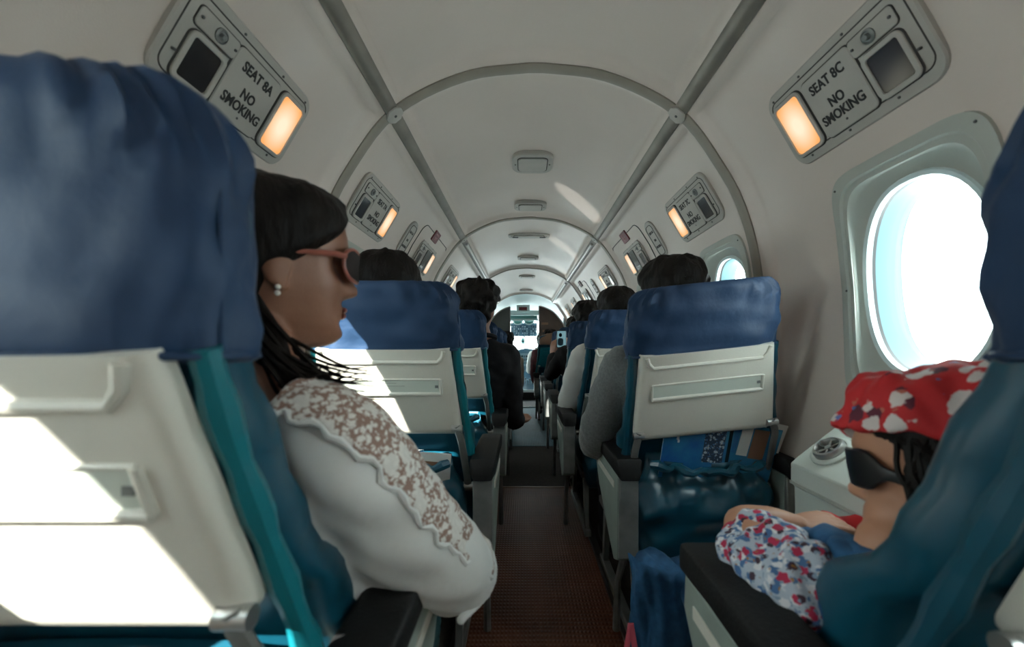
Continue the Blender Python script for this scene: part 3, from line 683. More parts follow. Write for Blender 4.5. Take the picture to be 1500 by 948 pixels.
        mb = MB(); mb.tube([(x, .12, H - .585), (x, .20, H - .70), (x, .22, H - .86)], [.012, .010, .012], 8); obj('arm_strut', mb, M['alu_grey'], ho)
    if roll:
        for o in bk: o.matrix_basis = Rm
    return t
M['teal_lit'] = mat('teal_leather_lit', (.005, .16, .20), .35, bump=.5, bs=20)  # teal leather with strong light on the left edge rolls painted in
M['arm_side'] = mat('arm_side', (.28, .33, .29), .5, col2=(.23, .27, .24), ns=12)
XL, XR = -.3925, .43
ROWS = [.235, 1.03, 1.78, 2.53, 3.28, 4.03, 4.80]
NUM = ['8', '7', '6', '5', '4', '3', '2']
protoL = seat(1, 'nearest seat on the left, back filling the lower left corner, blue headrest cover'); protoL.location = (-.447, .268, 0)
def seat_label(row, side):
    w = 'left' if side < 0 else 'right'
    return {0: 'nearest %s seat, blue cover and teal side close to the viewer' % w, 1: 'second seat on the %s, whole cream back panel in view under its blue cover' % w,
            2: 'third seat from the viewer in the %s file, blue cover partly hidden' % w, 3: 'fourth seat from the viewer in the %s file' % w,
            4: 'fifth seat from the viewer in the %s file' % w, 5: 'sixth seat from the viewer in the %s file' % w, 6: 'farthest seat at the front of the %s file' % w}[row]
SEATS = {(-1, 0): protoL}
protoL['label'] = seat_label(0, -1)
for r in range(1, 7):
    c = copy_tree(protoL); c.location = (XL, ROWS[r], 0); c['label'] = seat_label(r, -1); SEATS[(-1, r)] = c
protoR = seat(-1, seat_label(0, 1), arm_off=.262, pw=.168, pip='teal'); protoR.location = (.500, ROWS[0], 0); SEATS[(1, 0)] = protoR
for r in range(2, 6):
    c = copy_tree(protoR); c.location = (XR, ROWS[r], 0); c['label'] = seat_label(r, 1); SEATS[(1, r)] = c
s7 = seat(-1, seat_label(1, 1), roll=-math.radians(6), arm_off=.215, pip='teal'); s7.location = (XR + .03, ROWS[1], 0); SEATS[(1, 1)] = s7
def upright(t):                                           # the two nearest backs stand more upright and taller than the others
    def fix(o):
        o.data = o.data.copy()
        for v in o.data.vertices:
            q = v.co.z - H
            if q > 0: v.co.z = H + q * 1.22; v.co.y += .34 * q
        for c in o.children: fix(c)
    for c in t.children:
        if c.name.split('.')[0] in ('headrest_cover', 'backrest'): fix(c)
upright(protoL); upright(protoR)
sf = seat(-1, 'far teal seat with rounded brown headrest near the front on the right', cover=False, arm_off=.205); sf.location = (.32, 4.72, 0)
for o in [c for c in sf.children if c.name.startswith('back_panel')]:
    for q in [o] + list(o.children): q.data.materials.clear(); q.data.materials.append(M['teal_lit'])
mb = MB(); mb.loft([[Vector((x * k, y * k2 + .01, H + z)) for x, y in superell(.175, .06, 28, 3)] for z, k, k2 in ((.03, 1, 1), (.07, 1.02, 1), (.11, .96, .95), (.14, .82, .85), (.16, .5, .6), (.165, .2, .3))]); obj('headrest', mb, M['brown_leather'], sf, ang=60)

# ------------------------------------------------------------------ cockpit
def bulk(side, xo, m, name):
    S = [s for s in np.linspace(0, SMAX, 80)]; pts = []
    zt = H + .62
    for s in S:
        x, z, n = prof(s); x, z = x * .965, H + (z - H) * .80 if z > H else z
        if x >= abs(xo): pts.append((x, z))
    zo = float(np.interp(abs(xo), [p[0] for p in pts[:30]], [p[1] for p in pts[:30]]))
    pts = [(abs(xo), 0), (abs(xo), zo)] + pts
    mb = MB(); mb.loft([[Vector((side * x, 6.54, z)) for x, z in pts], [Vector((side * x, 6.58, z)) for x, z in pts]])
    o = obj(name, mb, M[m], sm=False); tag(o, None, None, None, 'structure'); return o
bl = bulk(-1, .255, 'bulk_grey', 'partition_left'); bl['label'] = 'dark grey half bulkhead left of the cockpit opening'
br = bulk(1, .212, 'bulk_brown', 'partition_right'); br['label'] = 'dark brown half bulkhead right of the cockpit opening'
for k in range(4):
    mb = MB(); mb.plate(.11, .035, .006, 0, .006, (0, 0)).xf(Matrix.Translation((.30 + .02 * (k % 2), 6.54, H + .38 - .12 * k)) @ Matrix.Rotation(PI / 2, 4, 'X')); obj('panel', mb, M['brown_leather'], br)
for side, xo, o in ((-1, .255, bl), (1, .212, br)):
    pts = []
    for s in np.linspace(0, SMAX * .62, 30):
        x, z, n = prof(s)
        if x * .965 >= xo: pts.append(Vector((side * x * .965, 6.535, H + (z - H) * .80 if z > H else z)))
    mb = MB(); mb.tube(pts, .010, 6); obj('edge_strip', mb, M['metal'], o)
    mb = MB(); mb.tube([(side * xo, 6.535, 0), (side * xo, 6.535, pts[0].z)], .012, 6); obj('edge_strip', mb, M['alu_grey'], o)
# cockpit shell: roof, sides, floor
def csec(y, k, zdrop): return [Vector((p[0] * k, y, (H + (p[1] - H) * (1 - zdrop)) if p[1] > H else p[1])) for p in [(sg * prof(abs(s))[0], prof(abs(s))[1]) for s, sg in [(q, 1 if q >= 0 else -1) for q in np.linspace(-SMAX * .58, SMAX * .58, 40)]]]
mb = MB(); mb.grid([csec(6.53, 1, 0), csec(6.9, .98, .06), csec(7.2, .95, .16), csec(7.45, .92, .26), csec(7.75, .9, .40)]); mb.grid([[p + Vector((0, 0, .03)) for p in r] for r in (csec(6.53, 1, 0), csec(6.9, .98, .06), csec(7.2, .95, .16), csec(7.45, .92, .26), csec(7.75, .9, .40))])
tag(obj('ceiling', mb, M['cockpit_pale']), 'pale cockpit roof lining', None, None, 'structure')
slab('floor', -.60, .60, Y1, 8.6, -.05, 0, M['black'], 'dark cockpit floor')
for sd in (-1, 1):
    mb = MB(); mb.grid([[Vector((sd * .60, y, z)) for z in (0, .45, .75, 1.0, 1.5)] for y in (6.53, 7.2, 7.75)]); mb.grid([[Vector((sd * .63, y, z)) for z in (0, .45, .75, 1.0, 1.5)] for y in (6.53, 7.2, 7.75)])
    tag(obj('wall_cockpit', mb, M['cockpit_pale'], sm=False), 'pale cockpit side wall, %s' % ('left' if sd < 0 else 'right'), None, None, 'structure')
mb = MB(); mb.box((0, 5.98 + .27, .012), (.44, .5, .02)); tag(obj('floor_mat', mb, M['black'], bevel=.004), 'black mat on the floor in front of the cockpit', 'mat')
def at(px0, py0, px1, py1, Y): a, b = R(px0, py0, Y), R(px1, py1, Y); return (a + b) / 2, (abs(b.x - a.x), abs(a.z - b.z))
t = thing('cockpit_header', 'pale header above the cockpit opening holding a small dark red sign', 'header', R(766, 455, 7.0))
def tbox(name, px0, py0, px1, py1, Y, d, m, parent, bevel=.004):
    c, (w, h) = at(px0, py0, px1, py1, Y); mb = MB(); mb.box(c - parent.location, (w, d, h)); return obj(name, mb, m, parent, bevel=bevel)
tbox('header_beam', 744, 455, 790, 462, 7.15, .06, M['cockpit_pale'], t)
tbox('sign_housing', 757, 447, 776, 457, 7.05, .06, M['cockpit_pale'], t)
sg = tbox('exit_sign', 760, 450, 772, 454.6, 7.0, .03, M['exit_red'], t)
tbox('green_band', 747, 462.5, 787, 467, 7.2, .05, M['cockpit_green'], t)
tbox('pale_beam', 745, 467, 788, 470, 7.22, .05, M['cockpit_pale'], t)
for sx, px in ((-1, 758.5), (1, 775)):
    v = thing('sun_visor', 'half-round pale-rimmed green visor at the %s of the windscreen top' % ('left' if sx < 0 else 'right'), 'visor', R(px, 470, 7.3))
    r = 6.2 / 600 * 7.3; L = [(r * 1.25, .0)] + [(r * 1.25 * math.cos(a), r * math.sin(a)) for a in np.linspace(0, -PI, 14)]
    mb = MB(); mb.loft([[Vector((x, -.012, z)) for x, z in L], [Vector((x, .012, z)) for x, z in L]]); obj('visor_frame', mb, M['cockpit_pale'], v)
    mb = MB(); mb.loft([[Vector((x * .72, -.016, z * .72 - .004)) for x, z in L], [Vector((x * .72, .0, z * .72 - .004)) for x, z in L]]); obj('visor_glass', mb, M['cockpit_green'], v)
t = thing('overhead_panel', 'dark blue overhead switch panel above the windscreen', 'panel', R(767, 485, 7.5))
c0, c1 = R(748, 476, 7.35) - t.location, R(786, 493, 7.65) - t.location
mb = MB(); mb.loft([[Vector((c0.x, c0.y, c0.z)), Vector((c1.x, c0.y, c0.z)), Vector((c1.x, c1.y, c1.z)), Vector((c0.x, c1.y, c1.z))], [Vector((c0.x, c0.y + .05, c0.z + .04)), Vector((c1.x, c0.y + .05, c0.z + .04)), Vector((c1.x, c1.y + .02, c1.z + .03)), Vector((c0.x, c1.y + .02, c1.z + .03))]])
obj('panel_face', mb, M['panel_blue'], t, sm=False)
rn = random.Random(11)
for i in range(5):
    for j in range(12):
        if rn.random() < .2: continue
        q = (i + .7) / 5.4; p = Vector((c0.x + (c1.x - c0.x) * (j + .7) / 12.4, c0.y + (c1.y - c0.y) * q, c0.z + (c1.z - c0.z) * q))
        mb = MB(); mb.tube([p, p + Vector((0, -.02, -.012))], [.010, .007], 6); obj('switch', mb, M['knobwhite' if rn.random() < .6 else 'dial'], t)
# windscreen frame and panes
t = thing('windscreen', 'bright cockpit windscreen with a slim centre post', 'windscreen', (CX + .02, 8.1, H))
mb = MB(); mb.tube([(0, 0, -.10), (0, -.12, .24)], .016, 8); obj('centre_post', mb, M['cockpit_pale'], t)
for sd in (-1, 1):
    mb = MB(); mb.tube([(sd * .44, -.25, -.10), (sd * .40, -.45, .26)], .03, 8); obj('side_post', mb, M['cockpit_pale'], t)
    P4 = [Vector((sd * .016, 0, -.10)), Vector((sd * .44, -.25, -.10)), Vector((sd * .40, -.45, .26)), Vector((sd * .016, -.12, .24))]
    mb = MB(); mb.loft([P4, [p + Vector((0, .004, 0)) for p in P4]]); obj('pane', mb, M['glass'], t, sm=False)
mb = MB(); mb.tube([(-.40, -.45, .26), (0, -.12, .24), (.40, -.45, .26)], .03, 8); obj('top_frame', mb, M['cockpit_pale'], t)
t = thing('standby_compass', 'small compass hanging at the middle of the windscreen', 'compass', R(766, 500, 7.75))
mb = MB(); mb.lathe([(.004, .09), (.012, .06), (.030, .045), (.036, .02), (.034, -.02), (.02, -.045), (.004, -.05)], 14); obj('compass_body', mb, M['cockpit_green'], t)
mb = MB(); mb.plate(.04, .026, .005, -.002, .004).xf(Matrix.Translation((0, -.037, 0)) @ Matrix.Rotation(PI / 2, 4, 'X')); obj('compass_face', mb, M['dial'], t)
# instrument panel
t = thing('instrument_panel', 'grey-blue instrument panel with dials under the windscreen', 'panel', R(770, 530, 7.9))
ip, (w, h) = at(744, 517, 797, 548, 7.9)
mb = MB(); mb.box(ip - t.location, (w, .06, h)); obj('panel_face', mb, M['instrument'], t, bevel=.006)
mb = MB(); Ls = []
for y, k in ((-.16, .55), (-.1, .9), (0, 1), (.1, 1)):
    Ls.append([Vector((x * k, y, z)) for x, z in ((-.36, 0), (-.2, .05), (0, .075), (.2, .05), (.36, 0), (.36, -.02), (-.36, -.02))])
mb.loft(Ls).xf(Matrix.Translation(R(771, 516, 7.85) - t.location)); obj('glareshield', mb, M['panel_blue'], t)
for i, py in enumerate((522, 527, 532)):
    for j in range(9):
        px = 758 + j * 3.4 + (i % 2) * .8; c = R(px, py, 7.86) - t.location
        mb = MB(); mb.lathe([(.018, 0), (.018, .008), (.015, .010)], 12).xf(Matrix.Translation(c) @ Matrix.Rotation(PI / 2, 4, 'X')); obj('dial', mb, M['dial' if (i * 3 + j) % 3 else 'panel_blue'], t)
for px, py, w_, h_, m in ((767, 539, 6, 5.5, 'panel_blue'), (759, 540, 4, 4, 'panel_blue'), (776, 541, 4.5, 4, 'dial'), (764, 529.3, 4, 1.6, 'exit_red')):
    tbox('display', px - w_ / 2, py - h_ / 2, px + w_ / 2, py + h_ / 2, 7.85, .03, M[m], t, .002)
t = thing('throttle_pedestal', 'pedestal with pale levers between the pilot seats', 'pedestal', R(770, 560, 7.3))
P_ = lambda px, py, Y: R(px, py, Y) - t.location
mb = MB(); mb.loft([[P_(758, 545, 7.8), P_(782, 545, 7.8), P_(782, 590, 7.8), P_(758, 590, 7.8)], [P_(757, 572, 7.0), P_(782, 572, 7.0), P_(782, 585, 7.0), P_(757, 585, 7.0)]]); obj('pedestal_body', mb, M['panel_blue'], t, sm=False, bevel=.006)
for k in range(7):
    px = 760 + k * 3.2; c = P_(px, 563, 7.3)
    mb = MB(); mb.tube([c + Vector((0, .0, -.05)), c + Vector((0, -.04, .06 + .03 * (k % 2)))], .007, 6); lv = obj('lever', mb, M['metal'], t)
    mb = MB(); mb.ell(c + Vector((0, -.04, .07 + .03 * (k % 2))), (.016, .014, .014), 8, 6); obj('lever_knob', mb, M['knobwhite' if k % 3 else 'dial'], lv)
mb = MB(); mb.box(P_(770, 573, 6.98), (.30, .03, .05)); obj('pedestal_sill', mb, M['cockpit_pale'], t, bevel=.006)
tbox('pedestal_front', 757, 575, 787, 591, 6.9, .05, M['black'], t)
# ------------------------------------------------------------------ people
HEADT = [  # z, front, back, half width (metres, adult; face towards +y)
    (-.116, .058, .004, .016), (-.110, .074, .012, .030), (-.098, .084, .028, .041), (-.082, .086, .045, .051), (-.066, .084, .056, .057), (-.048, .084, .066, .063),
    (-.028, .084, .076, .068), (-.005, .082, .086, .072), (.015, .083, .093, .0745), (.035, .090, .098, .076), (.055, .091, .100, .076), (.075, .085, .096, .072), (.092, .072, .085, .061), (.104, .052, .066, .045), (.112, .026, .036, .022)]
def head_loop(z, n=40, grow=0, e=2.25, S=1):
    f, b, w = lerp(z, HEADT); L = []
    for k in range(n):
        a = 2 * PI * k / n; c_, s_ = math.cos(a), math.sin(a)
        x = (w + grow) * math.copysign(abs(c_) ** (2 / e), c_)
        y = (f + grow if s_ > 0 else b + grow) * math.copysign(abs(s_) ** (2 / e), s_)
        if not grow and y > 0:
            g = lambda zc, sz, xc, sx, am: am * math.exp(-((z - zc) / sz) ** 2 - ((abs(x) - xc) / sx) ** 2)
            y += g(.012, .016, .032, .018, -.010) + g(.036, .010, .025, .022, .004) + g(-.055, .0065, 0, .022, .0065) + g(-.0655, .006, 0, .020, .0055) + g(-.060, .0025, 0, .024, -.003) + g(-.096, .014, 0, .02, .006) + g(-.078, .008, 0, .02, -.004) + g(-.02, .02, .042, .02, .004)
            nz = float(np.interp(z, [-.042, -.036, -.030, -.020, .0, .022, .034], [0, .012, .029, .030, .018, .005, 0]))
            y += nz * math.exp(-(x / (.011 + .006 * (z < -.012))) ** 2)
        L.append(Vector((x, y, z)) * S)
    return L
def head_mb(mb, Mx, S=1, ears=True, n=48):
    i0 = len(mb.v); zs = sorted(set([round(z, 4) for z in np.linspace(-.116, .112, 58)]))
    mb.loft([head_loop(z, n, 0, 2.25, S) for z in zs])
    if ears:
        for sx in (-1, 1):
            mb.ell((sx * .074 * S, -.012 * S, -.008 * S), (.008 * S, .018 * S, .030 * S), 12, 8)
            mb.ell((sx * .072 * S, -.006 * S, -.028 * S), (.007 * S, .010 * S, .014 * S), 10, 6)
    mb.xf(Mx, i0)
def hframe(c, yaw=0, pitch=0, roll=0):                    # yaw>0 turns to the left, pitch>0 looks up
    return Matrix.Translation(c) @ Matrix.Rotation(yaw, 4, 'Z') @ Matrix.Rotation(pitch, 4, 'X') @ Matrix.Rotation(roll, 4, 'Y')
def hair_cap(mb, Mx, S=1, grow=.012, line=None, low=-.07, rnd=0, noise=.004, soft=12):
    """closed shell over the skull that sinks below the skin inside the face opening; line(z) = half angle of the opening"""
    line = line or (lambda z: float(np.interp(z, [-.08, -.03, .02, .055, .075, .10], [128, 112, 92, 60, 30, 0])))
    r = random.Random(rnd); i0 = len(mb.v); n = 64; ph = [r.uniform(0, 6) for _ in range(6)]; Ls = []
    for z in list(np.linspace(low, .112, 34)):
        f, b, w = lerp(z, HEADT); th = line(z); L = []
        for k in range(n):
            a = 2 * PI * k / n; c_, s_ = math.cos(a), math.sin(a); e = 2.25; fr = abs(math.degrees(math.atan2(c_, s_)))
            t_ = smooth(fr, th - 5, th + soft) if th > 0 else 1; t_ *= smooth(z, low - .001, low + .02) * .8 + .2
            g = -.014 + (grow + .014) * t_ + t_ * noise * (math.sin(a * 7 + ph[0] + z * 60) + .7 * math.sin(a * 13 + ph[1] - z * 90) + .6 * math.sin(z * 130 + ph[2] + a * 3))
            L.append(Vector(((w + g) * math.copysign(abs(c_) ** (2 / e), c_), ((f if s_ > 0 else b) + g) * math.copysign(abs(s_) ** (2 / e), s_), z + (max(0, g) * .9 * smooth(z, .06, .112)))) * S)
        Ls.append(L)
    for k, h in ((.72, .55), (.4, .9), (.1, 1.0)): Ls.append([Vector((p.x * k, p.y * k - .002, (.112 + grow * (.9 + .4 * h)) * S)) for p in Ls[33]])
    mb.loft(Ls); mb.xf(Mx, i0)
def strands(mb, Mx, S, n, length, r0, seed, low=-.05, grow=.012, face=70, droop=.4, zmax=.11):
    r = random.Random(seed); i0 = len(mb.v)
    for _ in range(n):
        z = r.uniform(low, zmax); fl = float(np.interp(z, [-.08, -.03, .02, .055, .075, .10], [150, 135, 112, 80, 50, 0])); a = math.radians(r.uniform(90 + fl, 450 - fl)); f, b, w = lerp(z, HEADT)
        p = Vector(((w + grow * .8) * math.cos(a), ((f if math.sin(a) > 0 else b) + grow * .8) * math.sin(a), z)); nn = Vector((math.cos(a), math.sin(a), .5 + z * 5)).normalized()
        t = Vector((-math.sin(a), math.cos(a), 0)) * r.uniform(-1, 1) + Vector((0, -.2, -droop + z * 4)); L = length * r.uniform(.5, 1.2)
        pts = [(p + nn * L * .18 * q - nn * .004 * (q == 0) + t * L * q * .5 + nn * L * .25 * q * (1 - q)) * S for q in (0, .35, .7, 1)]
        mb.tube(pts, [r0, r0, r0 * .8, r0 * .2], 3)
    mb.xf(Mx, i0)
def hand(mb, wrist, direc, palm_n, S=1, curl=.5, side=1):
    """palm and five bent fingers; direc = towards the finger tips, palm_n = out of the palm"""
    d = Vector(direc).normalized(); n = Vector(palm_n); n = (n - d * n.dot(d)).normalized(); x = d.cross(n) * side; w = Vector(wrist)
    L = lambda a, b, c: w + (x * a + d * b + n * c) * S
    for k in (-1.5, -.5, .5, 1.5): mb.tube([L(k * .010, .0, 0), L(k * .016, .045, 0), L(k * .0195, .088, -.002)], [.016 * S, .015 * S, .0105 * S], 8)
    for k, ln in ((-1.5, .058), (-.5, .074), (.5, .080), (1.5, .070)):
        p = [Vector((k * .0195, .086))]; pts = [L(k * .0195, .082, -.002)]; a = 0; b, c = .086, 0
        for q, seg in enumerate((.45, .32, .25)):
            a += curl * (.7, 1.0, .8)[q]; b += ln * seg * math.cos(a); c += ln * seg * math.sin(a); pts.append(L(k * .0215, b, c))
        mb.tube(pts, [.0095 * S, .009 * S, .0082 * S, .0058 * S], 8); mb.ell(pts[-1], (.006 * S,) * 3, 8, 6)
    pts = [L(.020, .018, .004), L(.040, .042, .012), L(.048, .070, .022 + .012 * curl), L(.046, .092, .030 + .03 * curl)]
    mb.tube(pts, [.014 * S, .012 * S, .0098 * S, .0065 * S], 8); mb.ell(pts[-1], (.0068 * S,) * 3, 8, 6)
def limb(mb, pts, rad, n=14):
    P = crom(pts, 6); k = len(pts); rr = np.interp(np.linspace(0, k - 1, len(P)), range(k), rad); mb.tube(P, list(rr), n)
    mb.ell(P[0], (rr[0],) * 3, 12, 8); mb.ell(P[-1], (rr[-1],) * 3, 12, 8)
def torso(mb, hip, chest, neck, w_hip=.155, w_ch=.19, d=.11):
    hip, chest, neck = Vector(hip), Vector(chest), Vector(neck); Ls = []
    P = crom([hip, hip.lerp(chest, .5), chest, chest.lerp(neck, .55), neck], 5); m = len(P) - 1
    for i, p in enumerate(P):
        q = i / m; w = float(np.interp(q, [0, .25, .5, .72, .88, 1], [w_hip, w_hip * .92, w_ch * .95, w_ch, w_ch * .6, .06])); dd = float(np.interp(q, [0, .3, .55, .75, .9, 1], [d, d * .95, d * 1.02, d * .85, d * .6, .055]))
        Ls.append([Vector((p.x + x, p.y + y, p.z)) for x, y in superell(w, dd, 28, 2.4)])
    mb.loft(Ls)
def cloth_wrinkle(me, amp, f, seed=0):
    r = random.Random(seed); ph = [r.uniform(0, 6) for _ in range(4)]
    nr = [v.normal.copy() for v in me.vertices]
    for v, n in zip(me.vertices, nr):
        p = v.co; v.co = p + n * amp * (math.sin(p.x * f + p.z * f * .7 + ph[0]) + .6 * math.sin(p.y * f * 1.3 - p.z * f * 1.1 + ph[1]) + .5 * math.sin((p.x - p.y) * f * 2.1 + p.z * f * 1.7 + ph[2]))
    return me
def wobj(name, mb, m, parent, vox, amp=.002, f=50, it=3, seed=0):
    me = cloth_wrinkle(remesh(mb, vox, it), amp, f, seed); me.shade_smooth(); o = bpy.data.objects.new(name, me); C.objects.link(o); return finish(o, name, m, parent)

def passenger(label, head, yaw, shoulders, hip, jacket, arms, hair=dict(), hscale=1.0, pitch=0, vox=.010, trousers='black_suit', legs=True, skin='skin', tuft=160, collar=None, w_ch=.175):
    """head = skull centre; shoulders = chest point; arms = [(shoulder, elbow, wrist, finger direction, palm normal, curl, r)]; all in world space"""
    head, hip, chest = Vector(head), Vector(hip), Vector(shoulders)
    t = thing('person', label, 'person', (hip.x, hip.y, 0), 'people seated in the cabin'); off = Matrix.Translation(-t.location)
    Mx = hframe(head, yaw, pitch); neckb = Mx @ (Vector((0, -.035, -.06)) * hscale); nb = chest + Vector((0, .0, .145))
    mb = MB(); head_mb(mb, Mx, hscale); limb(mb, [neckb, (neckb + nb) / 2, nb - Vector((0, 0, .03))], [.052 * hscale, .050, .058])
    mb.ell(chest + Vector((0, 0, .06)), (.10, .06, .07), 14, 8)
    for k, (sh, el, wr, fd, pn, curl, rr) in enumerate(arms):
        limb(mb, [Vector(sh), Vector(el), Vector(wr)], [.035, .032, .024]); hand(mb, wr, fd, pn, .92, curl, 1 if Vector(sh).x > chest.x else -1)
        mb.tube([chest + Vector((0, 0, .05)), sh], .03, 8)
    robj('body', mb.xf(off), M[skin], t, vox * .62 if vox < .011 else vox * .8, 2, .5)
    mb = MB(); torso(mb, hip, chest, nb, .15, w_ch, .105)
    for sh, el, wr, fd, pn, curl, rr in arms:
        e2 = Vector(el).lerp(Vector(wr), .88); limb(mb, [chest + (Vector(sh) - chest) * .6, Vector(sh), Vector(el), e2], [rr * 1.05, rr * 1.1, rr * .92, rr * .74])
    jk = wobj('jacket', mb.xf(off), M[jacket], t, vox, .0022, 55)
    mb = MB(); L = [nb + Vector((.066 * math.cos(a), .060 * math.sin(a) - .01, .004 + .012 * math.sin(a + PI))) for a in np.linspace(0, 2 * PI, 20)]
    mb.tube(L, .012, 6); obj('collar', mb.xf(off), M[collar or jacket], t)
    if legs:
        mb = MB()
        for sx in (-1, 1):
            kx = hip.x + sx * .095; limb(mb, [hip + Vector((sx * .08, 0, 0)), Vector((kx, hip.y + .20, hip.z + .03)), Vector((kx, hip.y + .40, hip.z + .02)), Vector((kx, hip.y + .42, hip.z - .18)), Vector((kx, hip.y + .40, .10))], [.085, .080, .062, .056, .05])
        wobj('trousers', mb.xf(off), M[trousers], t, .014, .002, 45)
        for sx in (-1, 1):
            kx = hip.x + sx * .095; mb = MB(); limb(mb, [Vector((kx, hip.y + .38, .045)), Vector((kx, hip.y + .47, .042)), Vector((kx, hip.y + .55, .036))], [.036, .038, .030]); obj('shoe', mb.xf(off), M['black'], t)
    mb = MB(); hair_cap(mb, Mx, hscale, **hair)
    hh = obj('hair', mb.xf(off), M['hair'], t, ang=180)
    mb = MB(); strands(mb, Mx, hscale, tuft, .030, .0013, 3, grow=hair.get('grow', .012), low=hair.get('low', -.07) + .01)
    tag(obj('hair_tufts', mb.xf(off), M['hair'], hh), None, None, None, 'stuff')
    return t
def X(c): return c + CX                                   # camera-relative to world
def V3(x, y, zr): return Vector((X(x), y, H + zr))
DN = (0, .2, -1)
# row 7 right: grey suit, arm on the aisle armrest
passenger('person in a grey suit in the second right seat, elbow out in the aisle', V3(.452, 1.255, .142), .1, V3(.448, 1.30, -.12), V3(.47, 1.36, -.40), 'grey_suit',
          [(V3(.315, 1.30, -.06), V3(.238, 1.36, -.30), V3(.30, 1.57, -.365), (.25, 1, -.1), DN, .5, .062), (V3(.60, 1.30, -.06), V3(.64, 1.36, -.30), V3(.56, 1.56, -.36), (-.25, 1, -.1), DN, .5, .058)],
          hair=dict(grow=.016, rnd=4, noise=.003), hscale=1.04, w_ch=.185)
passenger('person with short black hair showing above the second left seat', V3(-.417, 1.26, .155), .05, V3(-.40, 1.30, -.12), V3(-.37, 1.36, -.40), 'black_suit',
          [(V3(-.55, 1.30, -.06), V3(-.58, 1.38, -.28), V3(-.50, 1.58, -.36), (.2, 1, 0), DN, .4, .055), (V3(-.26, 1.30, -.06), V3(-.23, 1.38, -.28), V3(-.30, 1.58, -.36), (-.2, 1, 0), DN, .4, .055)],
          hair=dict(grow=.015, rnd=6, noise=.002), hscale=1.08)
passenger('person in a white shirt in the third right seat, arm out beside the aisle', V3(.452, 1.99, .160), .0, V3(.435, 2.03, -.12), V3(.45, 2.09, -.40), 'shirt_white',
          [(V3(.298, 2.03, -.05), V3(.228, 2.08, -.31), V3(.31, 2.28, -.36), (.3, 1, 0), DN, .4, .062), (V3(.58, 2.03, -.06), V3(.61, 2.10, -.28), V3(.55, 2.28, -.36), (-.2, 1, 0), DN, .4, .055)],
          hair=dict(grow=.013, rnd=8, noise=.002), hscale=1.06, vox=.012)
passenger('person in a black suit leaning into the aisle from the third left seat, hand open', V3(-.222, 1.99, .185), -.1, V3(-.205, 2.02, -.10), V3(-.28, 2.06, -.40), 'black_suit',
          [(V3(-.085, 2.03, -.05), V3(-.055, 2.08, -.34), V3(-.035, 2.26, -.40), (.35, 1, -.12), (.5, 0, 1), .35, .062), (V3(-.36, 2.05, -.06), V3(-.44, 2.10, -.28), V3(-.38, 2.30, -.36), (.2, 1, 0), DN, .4, .055)],
          hair=dict(grow=.026, rnd=10, noise=.006, low=-.085), hscale=1.03, vox=.011, w_ch=.165, tuft=260)
passenger('person in a dark jacket in the fourth right seat holding up a phone', V3(.432, 2.76, .175), .15, V3(.40, 2.80, -.10), V3(.45, 2.84, -.40), 'black_suit',
          [(V3(.28, 2.80, -.04), V3(.190, 2.86, -.19), V3(.216, 3.0, -.055), (.1, .15, 1), (.7, .7, 0), .6, .052), (V3(.50, 2.82, -.05), V3(.44, 2.94, -.18), V3(.335, 3.02, -.03), (-.25, .1, 1), (-.7, .7, 0), .6, .052)],
          hair=dict(grow=.020, rnd=12, noise=.004), hscale=1.05, vox=.012)
passenger('person with black hair just visible above the fifth right seat', V3(.455, 3.50, .135), 0, V3(.45, 3.55, -.12), V3(.45, 3.60, -.40), 'black_suit', [], hair=dict(grow=.016, rnd=15), vox=.014, tuft=60)
passenger('person in a maroon shirt in the far teal seat, only hair and arm seen', V3(.325, 4.92, .085), 0, V3(.27, 4.96, -.14), V3(.31, 5.0, -.42), 'plaid',
          [(V3(.15, 4.96, -.08), V3(.135, 5.02, -.38), V3(.2, 5.2, -.42), (.3, 1, 0), DN, .4, .055)], hair=dict(grow=.018, rnd=16), vox=.014, tuft=60)
passenger('person with black hair and a beige shirt at the front of the left file', V3(-.200, 4.72, .055), 0, V3(-.17, 4.76, -.20), V3(-.28, 4.80, -.45), 'shirt_beige',
          [(V3(-.07, 4.76, -.16), V3(-.05, 4.80, -.44), V3(-.15, 5.0, -.5), (-.3, 1, 0), DN, .4, .06)], hair=dict(grow=.014, rnd=18), vox=.014, tuft=80, hscale=1.02)
passenger('pilot in a white shirt at the right of the cockpit opening', V3(.315, 7.32, .10), 0, V3(.27, 7.35, -.17), V3(.30, 7.40, -.48), 'shirt_white',
          [(V3(.14, 7.36, -.13), V3(.10, 7.42, -.42), V3(.18, 7.62, -.40), (.2, 1, 0), DN, .4, .055)], hair=dict(grow=.012, rnd=20), vox=.016, tuft=20)

# phone held up by the passenger in row five
pc = V3(.276, 2.985, .058)
t = thing('smartphone', 'phone held up in both hands, screen showing a blurred figure', 'phone', pc)
rot = Matrix.Rotation(PI / 2, 4, 'X')
mb = MB(); mb.plate(.072, .135, .010, -.005, .004).xf(rot); obj('phone_body', mb, M['blackplastic'], t)
mb = MB(); mb.plate(.064, .118, .004, .003, .0048, (0, .003)).xf(rot); sc = obj('screen', mb, M['phone_screen'], t)
mb = MB(); mb.ell((0, 0, 0), (.012, .015, .0006), 12, 6).xf(Matrix.Translation((-.008, -.0055, .032)) @ rot); mb.plate(.040, .05, .016, 0, .0006, (0, 0)).xf(Matrix.Translation((-.008, -.0052, -.008)) @ rot, len(mb.v) - 0) if False else None
obj('screen_figure', mb, M['dial'], t)
mb = MB(); mb.plate(.042, .056, .016, .0, .0008, (-.008, -.018)).xf(Matrix.Translation((0, -.005, 0)) @ rot); obj('screen_figure', mb, M['panel_blue'], t)
